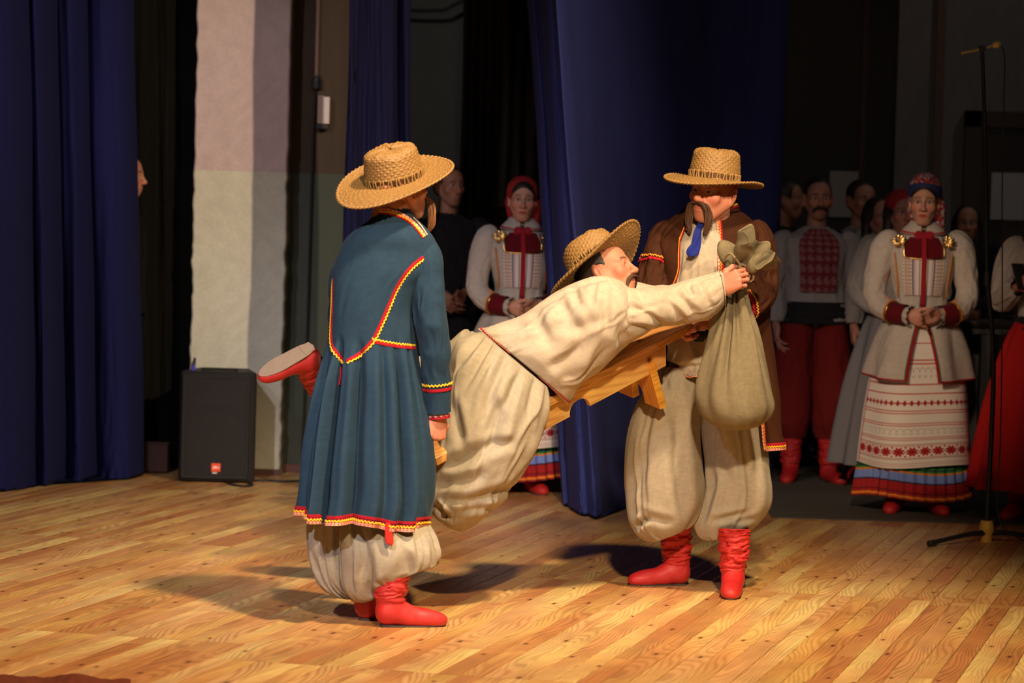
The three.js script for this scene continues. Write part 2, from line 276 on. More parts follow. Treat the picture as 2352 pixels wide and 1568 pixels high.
// stage floor of pine boards
const A0 = 14.2 * PI / 180, BW = 0.08;
const woodTex = (seed, warm) => dataTex(512, 2048, (x, y) => {
  const u = x / 512 * 0.32, w = y / 2048 * 2.56, lane = Math.floor(u / 0.08), n1 = noise(u * 6 + seed, w * 0.9, lane * 9), n2 = noise(u * 60, w * 1.6 + seed, lane), n3 = noise(u * 260, w * 0.9, seed), pore = noise(u * 420, w * 1.5, seed + 4);
  let g = sin((u * 62 + n1 * 3.4 + 0.08 * n2) * 2 * PI) * 0.5 + 0.5; g = Math.pow(g, 2.0) * 0.8;
  let k = 0; for (let q = 0; q < 7; q++) { const kx = 0.02 + ((q * 0.137 + seed * 0.071) % 1) * 0.28, ky = ((q * 0.379 + seed * 0.213) % 1) * 2.4 + 0.08, dx = (u - kx) / 0.008, dy = (w - ky) / (q % 3 ? 0.016 : 0.026), r = dx * dx + dy * dy; k = max(k, Math.exp(-r * 1.2)); g = lerp(g, 0.5 + 0.5 * sin(Math.sqrt(r) * 4), 0.55 * Math.exp(-r * 0.16)); }
  const big = noise(u * 3, w * 1.3, seed + 7) * 0.5 + noise(u * 14, w * 4, seed) * 0.25;
  const s = 1 - (warm ? 0.2 : 0.13) * g + 0.045 * n3 - 0.02 * max(0, pore) + 0.12 * big, red = clamp(0.5 + 0.9 * noise(u * 4 + 3, w * 0.7, seed * 3 + 1) + (warm ? 0.4 : -0.08)), d = 1 - k * 0.6;
  return [lerp(228, 205, red) * s * d, lerp(200, 156, red) * (s - 0.05 * g) * d * (1 - 0.25 * k), lerp(130, 100, red) * (s - 0.1 * g) * d * (1 - 0.4 * k)];
}, true);
const wearT = dataTex(512, 512, (x, y) => { const u = x / 512, w = y / 512, c = 118 + 22 * tn(u, w, 1, 2) + 10 * tn(u, w, 4, 2); return [c, c, c]; });
const WOOD = [woodTex(1, false), woodTex(2, true), woodTex(5, false)];
const plankMats = [];
for (const [t, c] of [[0, [0.98, 0.96, 0.9]], [0, [0.9, 0.8, 0.68]], [2, [1, 1, 1]], [2, [0.84, 0.7, 0.56]], [1, [0.95, 0.9, 0.85]], [1, [0.8, 0.62, 0.5]], [0, [0.8, 0.64, 0.48]], [2, [0.92, 0.85, 0.75]], [1, [1, 0.96, 0.92]]])
  plankMats.push(new THREE.MeshPhysicalMaterial({ color: lin(...c), map: rep(WOOD[t], 0.32, 2.56), roughness: 0.95, roughnessMap: rep(wearT, 0.7), clearcoat: 0.3, clearcoatRoughness: 0.3, bumpMap: rep(WOOD[t], 0.32, 2.56), bumpScale: 0.00015 }));
function plankGeo(len, uo, vo) {
  const w = BW / 2 - 0.0009, t = 0.022, c = 0.0016, pr = [[-w, -t], [-w, -c], [-w + c, 0], [w - c, 0], [w, -c], [w, -t]], pos = [], uv = [], idx = [];
  for (let k = 0; k < 5; k++) { const [a, b] = [pr[k], pr[k + 1]], o = pos.length / 3; for (const z of [-len / 2, len / 2]) for (const p of [a, b]) { pos.push(p[0], p[1], z); uv.push(p[0] + 0.04 + uo, z + vo); } idx.push(o, o + 2, o + 1, o + 1, o + 2, o + 3); }
  for (const [z, f] of [[-len / 2, 1], [len / 2, 0]]) { const o = pos.length / 3; for (const p of pr) { pos.push(p[0], p[1], z); uv.push(p[0] + uo, p[1]); } for (let k = 1; k < 5; k++) f ? idx.push(o, o + k, o + k + 1) : idx.push(o, o + k + 1, o + k); }
  const g = new THREE.BufferGeometry(); g.setAttribute('position', new THREE.Float32BufferAttribute(pos, 3)); g.setAttribute('uv', new THREE.Float32BufferAttribute(uv, 2)); g.setIndex(idx); const q = g.toNonIndexed(); q.computeVertexNormals(); return q;
}
const stage = struct('floor', mergeGeometries([box(12, 0.3, 12.6).translate(0, -0.174, -15.7), box(12, 0.85, 0.25).translate(0, -0.72, -9.6)]), std(lin(0.05, 0.03, 0.02), 0.8));
{
  const geos = new Map(), gset = (len) => { if (!geos.has(len)) geos.set(len, Array.from({ length: 8 }, (_, i) => plankGeo(len, 0.08 * (i % 4), rr(0, 2.5)))); return geos.get(len); };
  const t = v(sin(A0), 0, -cos(A0)), n = v(cos(A0), 0, sin(A0)), tone = (u, r) => { const q = 0.5 * noise(u * 9, r * 7.3, 5) + rr(-0.85, 0.85); return clamp(Math.floor((q + 1) * 4.5), 0, 8); };
  const bases = [stage.position.x, stage.position.y, stage.position.z];
  for (let i = 0; i < 80; i++) {
    const u = -7.15 + i * BW, cuts = u < -3.55 ? [7.5, 10.15, 12.92, 15.2, 18.4] : [7.4, 9.8, 12.47, 15.3, 18.4];
    for (let r = 0; r < 4; r++) {
      const len = +(cuts[r + 1] - cuts[r] - 0.0016).toFixed(4), mid = (cuts[r] + cuts[r + 1]) / 2, c = t.clone().multiplyScalar(mid).addScaledVector(n, u);
      let seen = false; for (let q = -4; q <= 4 && !seen; q++) { const e = c.clone().addScaledVector(t, q * len / 8); const d = -e.z; seen = d > 9.75 && d < 17.6 && abs(e.x) < 0.175 * d + 0.12; }
      if (!seen) continue;
      const list = gset(len), m = shade(new THREE.Mesh(list[Math.floor(rand() * 8)], plankMats[tone(i, r)])); m.name = numbered('plank');
      m.position.set(c.x - bases[0], 0.0004 + rr(-0.0005, 0.0005) - bases[1], c.z - bases[2]); m.rotation.set(0, -A0, rr(-0.004, 0.004)); stage.add(m);
    }
  }
}
{ // chalky scuffs on the boards at the back left
  const gs = []; for (let i = 0; i < 46; i++) { const px = rr(20, 700), py = 1112 + rand() ** 1.7 * 190, d = floorD(px, py), c = at(px, py, d), L = rr(0.03, 0.14), Wd = rr(0.012, 0.045), a = rr(-0.5, 0.7), n = 22, pos = [0, 0, 0], idx = []; for (let k = 0; k < n; k++) { const th = (k / n) * 2 * PI, r = 0.55 + 0.45 * noise(cos(th) * 1.6 + i, sin(th) * 1.6, i); const lx = L * r * cos(th), lz = Wd * r * sin(th); pos.push(lx * cos(a) + lz * sin(a), 0, -lx * sin(a) + lz * cos(a)); idx.push(0, 1 + ((k + 1) % n), 1 + k); } const g = new THREE.BufferGeometry(); g.setAttribute('position', new THREE.Float32BufferAttribute(pos, 3)); g.setIndex(idx); g.computeVertexNormals(); gs.push(g.translate(c.x, 0.0016, c.z)); }
  const m = part('scuff_marks', merge(gs), std(lin(0.6, 0.48, 0.38), 0.95, { transparent: true, opacity: 0.24 }), stage, 'pale chalky scuff marks'); m.userData.kind = 'stuff';
}
const dark = std(lin(0.02, 0.018, 0.016), 0.9);
struct('wall_back', box(12.4, 7.6, 0.2).translate(0, 2.6, -22.1), wallPaint(lin(0.16, 0.155, 0.15)));
struct('wall_left', box(0.2, 7.6, 26.4).translate(-6.1, 2.6, -8.9), dark);
struct('wall_right', box(0.2, 7.6, 26.4).translate(6.1, 2.6, -8.9), dark);
struct('wall_front', box(12.4, 7.6, 0.2).translate(0, 2.6, 4.4), dark);
struct('ceiling', box(12.4, 0.2, 26.6).translate(0, 6.5, -8.9), dark);
struct('floor_1', box(12.4, 0.2, 14.2).translate(0, -1.15, -2.5), dark).name = 'floor_hall';

// painted pier and the darker wall beside it
const DW = 17.15;
{
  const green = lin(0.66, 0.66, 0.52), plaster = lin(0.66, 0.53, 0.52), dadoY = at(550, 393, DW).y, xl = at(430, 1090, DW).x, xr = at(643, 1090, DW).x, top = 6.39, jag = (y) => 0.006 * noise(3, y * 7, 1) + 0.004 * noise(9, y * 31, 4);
  // pier with uneven plaster edges
  const slab = (y0, y1, x0, x1, z0, z1, n = 60) => { const rings = []; for (let i = 0; i <= n; i++) { const y = lerp(y0, y1, i / n), a = x0 + jag(y), b = x1 + jag(y + 20); rings.push([v(a, y, z1), v(a, y, z0), v(a + 0.008, y, z0 + 0.008), v(b - 0.008, y, z0 + 0.008), v(b, y, z0), v(b, y, z1)].reverse()); } const g = loft(rings, { capA: true, capB: true }).toNonIndexed(); g.computeVertexNormals(); const p = g.attributes.position, u = g.attributes.uv; for (let i = 0; i < p.count; i++) u.setXY(i, p.getX(i) + p.getZ(i), p.getY(i)); return g; };
  const pier = struct('wall_pillar', slab(dadoY, top, xl, xr, -DW, -DW - 0.45), wallPaint(plaster));
  part('wall_dado', slab(0, dadoY, xl, xr, -DW - 0.001, -DW - 0.45), wallPaint(green, 0.6), pier);
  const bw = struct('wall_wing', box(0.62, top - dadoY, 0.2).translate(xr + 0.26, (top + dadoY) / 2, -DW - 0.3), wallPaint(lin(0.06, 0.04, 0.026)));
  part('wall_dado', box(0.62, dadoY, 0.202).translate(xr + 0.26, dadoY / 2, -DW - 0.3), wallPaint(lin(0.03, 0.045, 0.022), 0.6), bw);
  part('baseboard', box(0.62, 0.05, 0.02).translate(xr + 0.26, 0.025, -DW - 0.19), std(lin(0.1, 0.035, 0.02), 0.6), bw);
  part('baseboard', box(xr - xl, 0.035, 0.016).translate((xl + xr) / 2, 0.0175, -DW + 0.006), std(lin(0.1, 0.035, 0.02), 0.6), pier);
}
{ // conduit, switch box and junction on the dark wall
  const d = DW + 0.17, a = at(727, 0, d), b = at(727, 185, d), x = b.x, y0 = b.y;
  const c = thing('conduit_pipe', [x, y0, -d], 'thin vertical beige conduit pipe on the dark wall beside the pale pillar', 'pipe');
  part('pipe', new THREE.CylinderGeometry(0.012, 0.012, 6.38 - y0, 14).translate(x, (6.38 + y0) / 2, -d), std(lin(0.36, 0.25, 0.16), 0.6), c);
  part('junction_box', new THREE.CylinderGeometry(0.03, 0.034, 0.05, 18).translate(x + 0.002, y0 - 0.02, -d), std(lin(0.03, 0.03, 0.025), 0.6), c);
  part('clamp', boxAt(x, y0 + 0.02, -d + 0.004, 0.052, 0.014, 0.03, 0.003), MAT.darkMetal, c);
  part('cable', tube([v(x - 0.004, y0 - 0.03, -d), v(x - 0.012, y0 - 0.35, -d + 0.005), v(x - 0.02, 0.7, -d + 0.003), v(x - 0.03, 0.075, -d + 0.004)], 0.006, 8, 40), MAT.black, c);
  const e = at(736, 252, d), s = thing('switch_box', [e.x, e.y - 0.09, -d], 'white oblong switch box with a beige side mounted beside the conduit', 'switch');
  part('case', boxAt(e.x + 0.004, e.y, -d + 0.02, 0.035, 0.16, 0.07, 0.004), std(lin(0.42, 0.33, 0.24), 0.6), s);
  part('cover', boxAt(e.x + 0.035, e.y - 0.004, -d + 0.03, 0.038, 0.152, 0.06, 0.003), std(lin(0.62, 0.55, 0.56), 0.5), s, 'white cover');
  part('bracket', boxAt(e.x + 0.015, e.y - 0.094, -d + 0.02, 0.07, 0.03, 0.05, 0.004), MAT.black, s);
}
// ---------- curtains ----------
const velvetBlue = (c) => { const m = cloth(c, { sheen: 0.03, size: 0.1, bump: 0.0006 }); m.roughness = 0.95; return m; };
// foot: [px, py on the floor]; head: px at the top edge of the picture; folds: [px at foot, metres toward viewer]
function curtain(label, foot, head, bumps, mat, group, { n = 200, hem = 0.012, top = 6.35, lift = 0.006 } = {}) {
  const F = spline(foot.map(([x, y, h], i) => { const d = floorD(x, y); const p = at(x, y, d); const q = at(head[i], 0, d); return [p.x, -d, q.x, h ?? 0]; }), n), xs = foot.map((f) => f[0]), bz = spline(bumps, bumps.length * 20), rings = [], back = [];
  const bump = (px) => { let k = 0; while (k < bz.length - 2 && bz[k + 1][0] < px) k++; const t = clamp((px - bz[k][0]) / (bz[k + 1][0] - bz[k][0] || 1)); return lerp(bz[k][1], bz[k + 1][1], t); };
  const M = 70, rows = [];
  for (let i = 0; i < M; i++) {
    const t = i / (M - 1), y = lift + (top - lift) * Math.pow(t, 1.35), row = [];
    for (let j = 0; j < n; j++) {
      const q = j / (n - 1), px = lerp(xs[0], xs[xs.length - 1], q), f = F[j], s = y / 2.7, x = lerp(f[0], f[2], s), low = Math.exp(-y / 0.25), wob = 0.014 * noise(q * 7, y * 0.7, 4) + 0.006 * noise(q * 24, y * 1.5, 8) + low * 0.018 * noise(q * 30, y * 9, 2);
      row.push(v(x + 0.01 * noise(q * 9, y * 0.6, 7), y + f[3] * low, f[1] + bump(px) * (0.72 + 0.28 * Math.exp(-y / 1.2)) + wob));
    }
    rows.push(row);
  }
  const g = rows.map((r) => { const bk = r.map((p, j) => { const a = r[max(0, j - 1)], b = r[min(n - 1, j + 1)], nx = v(b.z - a.z, 0, -(b.x - a.x)).normalize(); return p.clone().addScaledVector(nx, hem); }); return [...r, ...bk.reverse()].reverse(); });
  const geo = loft(g, { capA: true, capB: true });
  return single('stage_curtain', geo, mat, label, 'curtain', group);
}
curtain('leftmost navy blue stage curtain hanging in folds down to the boards', [[-130, 1140], [-40, 1126], [60, 1121], [150, 1104], [240, 1098], [330, 1094]], [-170, -60, 40, 125, 210, 302],
  [[-130, 0.000], [-90, 0.150], [-50, -0.030], [0, 0.150], [40, 0.090], [72, -0.150], [88, 0.000], [112, 0.180], [132, 0.090], [146, -0.090], [160, 0.000], [188, 0.165], [208, 0.060], [224, -0.090], [238, 0.030], [262, 0.135], [295, 0.165], [318, 0.075], [330, -0.090]], velvetBlue(lin(0.0105, 0.0135, 0.085)));
curtain('black side drape in the gap between the blue curtain and the pale pillar', [[270, 1082], [320, 1078], [370, 1076], [420, 1074], [470, 1072]], [255, 312, 370, 425, 480],
  [[270, 0], [290, 0.05], [310, -0.03], [335, 0.06], [360, -0.02], [385, 0.06], [410, -0.03], [440, 0.05], [470, 0]], velvetBlue(lin(0.006, 0.006, 0.005)));
curtain('narrow navy blue curtain leg behind the man in the blue coat', [[772, 1142], [814, 1138], [856, 1139], [902, 1138], [943, 1142]], [800, 830, 862, 900, 940],
  [[772, -0.06], [788, 0.06], [806, 0.09], [825, 0.04], [850, 0.06], [868, 0.02], [885, 0.07], [900, 0.03], [912, -0.1], [930, -0.03], [945, -0.12]], velvetBlue(lin(0.01, 0.011, 0.05)));
curtain('wide navy blue curtain behind the man in the brown coat', [[1291, 1152], [1312, 1170], [1345, 1186], [1385, 1187], [1440, 1160], [1520, 1142], [1620, 1124], [1700, 1110], [1775, 1100]], [1206, 1240, 1262, 1290, 1370, 1480, 1600, 1705, 1809],
  [[1291, -0.1], [1298, 0.06], [1312, 0.1], [1328, 0.03], [1340, -0.12], [1352, 0.02], [1376, 0.1], [1400, 0.05], [1422, -0.02], [1450, 0.07], [1490, 0.0], [1530, 0.07], [1570, 0.0], [1620, 0.06], [1670, -0.01], [1720, 0.05], [1760, 0.06], [1775, -0.03]], velvetBlue(lin(0.042, 0.054, 0.23)), undefined, { n: 260 });
{ // dark brown back drapes behind the first woman
  const mk = (label, x0, x1, y, c) => { const n = 9, f = [], h = [], b = []; for (let i = 0; i < n; i++) { const x = lerp(x0, x1, i / (n - 1)); f.push([x, y]); h.push(x + 24); } for (let i = 0; i < 14; i++) b.push([lerp(x0, x1, i / 13), i % 2 ? 0.07 : -0.05]); curtain(label, f, h, b, velvetBlue(c)); };
  mk('dark brown drape behind the first woman, beside the grey back wall', 1040, 1160, 1032, lin(0.035, 0.025, 0.018)); mk('black brown drape tucked behind the edge of the wide blue curtain', 1130, 1330, 1038, lin(0.03, 0.022, 0.014));
}
{ // cable looped on the back wall
  const d = 21.9, pts = [[925, 22], [960, 24], [1000, 24], [1022, 22], [1045, 10], [1075, -2], [1100, -8]].map(([x, y]) => at(x, y, d));
  single('wall_cable', tube(pts, 0.012, 8, 40), MAT.black, 'black cable drooping across the top of the grey back wall', 'cable');
}
// right wing: walls, door and sheets of paper
{
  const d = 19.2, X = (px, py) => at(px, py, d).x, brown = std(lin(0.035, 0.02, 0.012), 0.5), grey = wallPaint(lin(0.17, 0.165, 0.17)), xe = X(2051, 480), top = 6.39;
  const w = struct('wall_side', box(3, top, 0.2).translate(xe + 1.5, top / 2, -d - 0.1), grey);
  const st = [X(2143, 300), X(2163, 300)]; part('trim_strip', box(st[1] - st[0], top, 0.03).translate((st[0] + st[1]) / 2, top / 2, -d + 0.014), std(lin(0.1, 0.06, 0.045), 0.7), w);
  const xd = X(2207, 500), yt = at(2280, 256, d).y;
  const door = struct('door_1', box(0.9, yt - 0.08, 0.04).translate(xd + 0.55, (yt - 0.08) / 2, -d + 0.022), std(lin(0.016, 0.012, 0.009), 0.5));
  part('door_frame', merge([box(0.1, yt, 0.07).translate(xd + 0.05, yt / 2, -d + 0.03), box(1.1, 0.1, 0.07).translate(xd + 0.55, yt - 0.05, -d + 0.03), box(0.1, yt, 0.07).translate(xd + 1.05, yt / 2, -d + 0.03)]), brown, door);
  for (const [a, b] of [[0.25, 0.95], [1.1, 1.85]]) part('door_panel', boxAt(xd + 0.55, (a + b) / 2, -d + 0.045, 0.6, b - a, 0.02, 0.006), brown, door);
  const p = (px0, py0, px1, py1, dd, label) => { const a = at(px0, py0, dd), b = at(px1, py1, dd); single('paper_sheet', boxAt((a.x + b.x) / 2, (a.y + b.y) / 2, -dd, b.x - a.x, a.y - b.y, 0.004, 0.001), std(lin(0.42, 0.42, 0.43), 0.8), label, 'paper'); };
  p(2278, 396, 2352, 506, d - 0.075, 'pale sheet of paper pinned on the dark door behind the microphone stand');
  p(1907, 392, 1974, 500, 19.9, 'grey sheet of paper on the dark wall above the man in the embroidered shirt');
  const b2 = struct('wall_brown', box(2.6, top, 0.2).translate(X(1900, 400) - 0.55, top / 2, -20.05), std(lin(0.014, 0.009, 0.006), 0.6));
  part('trim_strip', box(0.035, top, 0.05).translate(at(1981, 300, 19.9).x, top / 2, -19.92), std(lin(0.06, 0.022, 0.014), 0.6), b2);
}
// grey linoleum over the back of the boards
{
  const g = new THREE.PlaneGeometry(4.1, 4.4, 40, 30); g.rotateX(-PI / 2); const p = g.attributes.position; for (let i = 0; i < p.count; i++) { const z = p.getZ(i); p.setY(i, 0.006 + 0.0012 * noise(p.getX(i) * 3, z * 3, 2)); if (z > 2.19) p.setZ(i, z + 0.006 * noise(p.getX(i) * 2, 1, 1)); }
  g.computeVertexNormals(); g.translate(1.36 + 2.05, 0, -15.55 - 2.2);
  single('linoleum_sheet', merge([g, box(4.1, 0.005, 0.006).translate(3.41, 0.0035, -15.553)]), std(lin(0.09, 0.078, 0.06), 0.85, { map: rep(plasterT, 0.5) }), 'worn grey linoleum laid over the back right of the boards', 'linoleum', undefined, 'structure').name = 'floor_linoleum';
}
// ---------- loudspeaker ----------
{
  const d = 16.62, L = at(408, 1106, d), R = at(583, 1106, d), T = at(495, 852, d), w = R.x - L.x, h = T.y, x = (L.x + R.x) / 2, body = std(lin(0.007, 0.0065, 0.006), 0.55, { bumpMap: rep(leatherT, 0.05), bumpScale: 0.0012 });
  const s = thing('loudspeaker', [x, 0, -d], 'black loudspeaker standing on the boards in front of the pale pillar', 'loudspeaker');
  const sh = new THREE.Shape(); const a = w / 2, b = w * 0.33, dp = 0.4; sh.moveTo(-a + 0.03, 0); sh.lineTo(a - 0.03, 0); sh.quadraticCurveTo(a, 0, a, -0.03); sh.lineTo(b, -dp + 0.02); sh.quadraticCurveTo(b, -dp, b - 0.03, -dp); sh.lineTo(-b + 0.03, -dp); sh.quadraticCurveTo(-b, -dp, -b, -dp + 0.02); sh.lineTo(-a, -0.03); sh.quadraticCurveTo(-a, 0, -a + 0.03, 0);
  const cab = new THREE.ExtrudeGeometry(sh, { depth: h - 0.04, bevelEnabled: true, bevelSize: 0.012, bevelThickness: 0.014, bevelSegments: 3, curveSegments: 6 }).rotateX(-PI / 2).scale(0.95, 1, 1); cab.rotateY(0); cab.translate(x, 0.022, -d);
  { const p = cab.attributes.position; for (let i = 0; i < p.count; i++) { const z = p.getZ(i) + d; p.setZ(i, -d + z); } }
  part('cabinet', cab, body, s);
  for (const [px, pz] of [[-1, 0], [1, 0], [-0.6, 1], [0.6, 1]]) part('rubber_foot', new THREE.CylinderGeometry(0.014, 0.016, 0.012, 14).translate(x + px * (a - 0.06), 0.006, -d - (pz ? 0.34 : 0.05)), MAT.black, s);
  const z0 = -d + 0.4 + 0.014; // the broad side would face away: turn the cabinet
  cab.rotateY(0);
  s.userData.front = z0;
  const fz = -d + 0.013; // front plane
  cab.translate(0, 0, 0);
  cab.applyMatrix4(new THREE.Matrix4());
  { const p = cab.attributes.position; for (let i = 0; i < p.count; i++) p.setZ(i, -p.getZ(i)); cab.index && cab.setIndex(Array.from(cab.index.array).reverse()); if (!cab.index) { const q = p.array; for (let i = 0; i < q.length; i += 9) for (let k = 0; k < 3; k++) { const m = q[i + k]; q[i + k] = q[i + 6 + k]; q[i + 6 + k] = m; } } cab.computeVertexNormals(); const bb = new THREE.Box3().setFromBufferAttribute(p); cab.translate(0, 0, 0.013 - bb.max.z); }
  const f = (px, py) => { const q = at(px, py, d - 0.02); return [q.x, q.y]; }, [gx0, gy0] = f(416, 1096), [gx1, gy1] = f(573, 866);
  part('grille_rim', (() => { const r = new THREE.Shape(); r.moveTo(gx0, gy0); r.lineTo(gx1, gy0); r.lineTo(gx1, gy1); r.lineTo(gx0, gy1); r.closePath(); const hole = new THREE.Path(); hole.moveTo(gx0 + 0.01, gy0 + 0.01); hole.lineTo(gx0 + 0.01, gy1 - 0.01); hole.lineTo(gx1 - 0.01, gy1 - 0.01); hole.lineTo(gx1 - 0.01, gy0 + 0.01); hole.closePath(); r.holes.push(hole); return new THREE.ExtrudeGeometry(r, { depth: 0.012, bevelEnabled: true, bevelSize: 0.002, bevelThickness: 0.003, bevelSegments: 2 }).translate(0, 0, fz); })(), body, s);
  part('grille', boxAt((gx0 + gx1) / 2, (gy0 + gy1) / 2, fz + 0.01, gx1 - gx0 - 0.02, gy1 - gy0 - 0.02, 0.002), std(lin(0.006, 0.005, 0.004), 0.6, { transparent: true, opacity: 0.6 }), s);
  const hc = f(496, 915), horn = new THREE.Shape(); horn.moveTo(-0.13, -0.03); horn.lineTo(0.13, -0.03); horn.lineTo(0.125, -0.015); horn.quadraticCurveTo(0.02, 0.06, 0, 0.06); horn.quadraticCurveTo(-0.02, 0.06, -0.125, -0.015); horn.closePath();
  part('horn', new THREE.ExtrudeGeometry(horn, { depth: 0.004, bevelEnabled: true, bevelSize: 0.004, bevelThickness: 0.002 }).translate(hc[0], hc[1], fz), std(lin(0.06, 0.042, 0.03), 0.5), s);
  const wc = f(496, 1010); part('woofer', new THREE.LatheGeometry([[0.001, 0.012], [0.03, 0.01], [0.045, 0.002], [0.1, 0.006], [0.125, 0.012], [0.14, 0.008], [0.15, 0.001]].map(([r, z]) => new THREE.Vector2(r, z * 0.6)), 48).rotateX(PI / 2).translate(wc[0], wc[1], fz), std(lin(0.035, 0.026, 0.02), 0.5), s);
  const bc = f(496, 1073), badge = part('badge', boxAt(bc[0], bc[1], fz + 0.013, 0.05, 0.046, 0.006, 0.002), std(lin(0.75, 0.1, 0.03), 0.4), s, 'orange red badge with white letters');
  const bt = canvasTex(128, 128, (c) => { c.fillStyle = '#e64a22'; c.fillRect(0, 0, 128, 128); c.fillStyle = '#fff'; c.font = 'bold 54px sans-serif'; c.textAlign = 'center'; c.fillText('JBL', 60, 80); c.fillRect(112, 40, 6, 42); c.font = '14px sans-serif'; });
  part('emblem', new THREE.PlaneGeometry(0.046, 0.042).translate(bc[0], bc[1], fz + 0.0163), new THREE.MeshStandardMaterial({ map: bt, roughness: 0.4 }), badge);
  part('model_plate', boxAt(bc[0] - 0.006, bc[1] - 0.03, fz + 0.012, 0.026, 0.008, 0.003, 0.001), MAT.white, s);
  part('top_handle', merge([boxAt(x, h + 0.006, -d - 0.1, 0.2, 0.012, 0.03, 0.005), boxAt(x - 0.09, h - 0.002, -d - 0.1, 0.02, 0.02, 0.03, 0.004), boxAt(x + 0.09, h - 0.002, -d - 0.1, 0.02, 0.02, 0.03, 0.004)]), body, s);
  const pc = at(444, 852, d + 0.08), pg = thing('plug', [pc.x, h - 0.008, -d - 0.08], 'small black and blue plug sticking up at the back left of the loudspeaker', 'plug');
  part('sleeve', new THREE.CylinderGeometry(0.012, 0.013, 0.035, 16).translate(pc.x, h + 0.01, -d - 0.08), std(lin(0.05, 0.06, 0.4), 0.4), pg, 'blue sleeve');
  part('body', strand([v(pc.x, h + 0.025, -d - 0.08), v(pc.x + 0.004, h + 0.045, -d - 0.08), v(pc.x + 0.008, h + 0.066, -d - 0.082)], [0.011, 0.009, 0.006]), MAT.black, pg);
  const cab2 = [[520, 1108], [535, 1116], [560, 1119], [580, 1116], [565, 1108], [600, 1106], [650, 1108], [720, 1106]].map(([px, py]) => { const dd = floorD(px, py); const q = at(px, py, dd); q.y = 0.008; return q; });
  single('speaker_cable', tube(cab2, 0.006, 8, 80), MAT.black, 'black cable trailing from under the loudspeaker along the wall', 'cable');
  const bx = at(361, 1060, 17.12), y1 = at(361, 1016, 17.12).y, cr = thing('wooden_box', [bx.x, 0, -17.12], 'small reddish brown box on the floor behind the blue curtain edge', 'box');
  part('body', boxAt(bx.x, y1 / 2, -17.12, 0.13, y1 - 0.01, 0.1, 0.006), std(lin(0.05, 0.011, 0.005), 0.6), cr); part('lid', boxAt(bx.x, y1, -17.12, 0.14, 0.014, 0.11, 0.004), std(lin(0.04, 0.01, 0.005), 0.6), cr);
}
// ---------- microphone stand ----------
{
  const d = 14.72, B = at(2265, 1243, d), y = (px, py) => at(px, py, d); B.y = 0;
  const s = thing('microphone_stand', [B.x, 0, B.z], 'tall black microphone stand with a yellow taped foot and short boom', 'microphone stand');
  const top = y(2256, 112), joint = top.clone();
  part('pole', merge([tube([v(B.x, 0.02, B.z), v(B.x + 0.003, 0.9, B.z), y(2267, 640)], 0.0125, 12, 20), tube([y(2267, 640), y(2262, 300), joint], 0.009, 12, 20)]), MAT.darkMetal, s);
  part('clutch', new THREE.CylinderGeometry(0.016, 0.018, 0.07, 16).translate(...y(2267, 640).toArray()), MAT.black, s);
  part('boom_clamp', merge([new THREE.CylinderGeometry(0.018, 0.018, 0.03, 16).rotateX(PI / 2).translate(...joint.toArray()), new THREE.CylinderGeometry(0.008, 0.008, 0.05, 12).translate(joint.x, joint.y - 0.03, joint.z)]), MAT.black, s);
  part('boom', strand([y(2208, 122), y(2256, 112), y(2284, 104)], [0.008, 0.008, 0.008]), std(lin(0.4, 0.28, 0.1), 0.5), s, 'yellowish boom');
  part('microphone', strand([y(2280, 105), y(2287, 103), y(2290, 102), y(2298, 100)], [0.012, 0.017, 0.018, 0.012]), std(lin(0.62, 0.42, 0.14), 0.4), s);
  part('foot_sleeve', new THREE.LatheGeometry([[0.028, 0], [0.03, 0.045], [0.038, 0.05], [0.036, 0.07], [0.03, 0.1], [0.028, 0.104], [0.001, 0.104]].map((q) => new THREE.Vector2(...q)), 20).translate(B.x, 0.0, B.z), std(lin(0.6, 0.33, 0.05), 0.5), s, 'yellow taped foot');
  const leg = (px, py) => { const dd = floorD(px, py), e = at(px, py, dd); e.y = 0.016; const g = part('leg', strand([v(B.x, 0.045, B.z), v(lerp(B.x, e.x, 0.3), 0.045, lerp(B.z, e.z, 0.3)), v(lerp(B.x, e.x, 0.7), 0.03, lerp(B.z, e.z, 0.7)), e], [0.016, 0.012, 0.011, 0.013]), MAT.black, s); part('rubber_foot', strand([e.clone().lerp(v(B.x, 0.045, B.z), 0.1), e], [0.015, 0.016]), MAT.black, g); };
  leg(2134, 1256); leg(2420, 1246); leg(2290, 1205);
  single('microphone_cable', tube([y(2298, 101), y(2306, 120), y(2306, 220), y(2302, 420), y(2302, 700), y(2300, 900), v(B.x + 0.05, 0.5, B.z + 0.01), v(B.x + 0.06, 0.1, B.z + 0.05), v(B.x + 0.2, 0.008, B.z + 0.2)], 0.0035, 6, 90), MAT.black, 'thin black cable hanging from the microphone down beside the stand', 'cable');
}
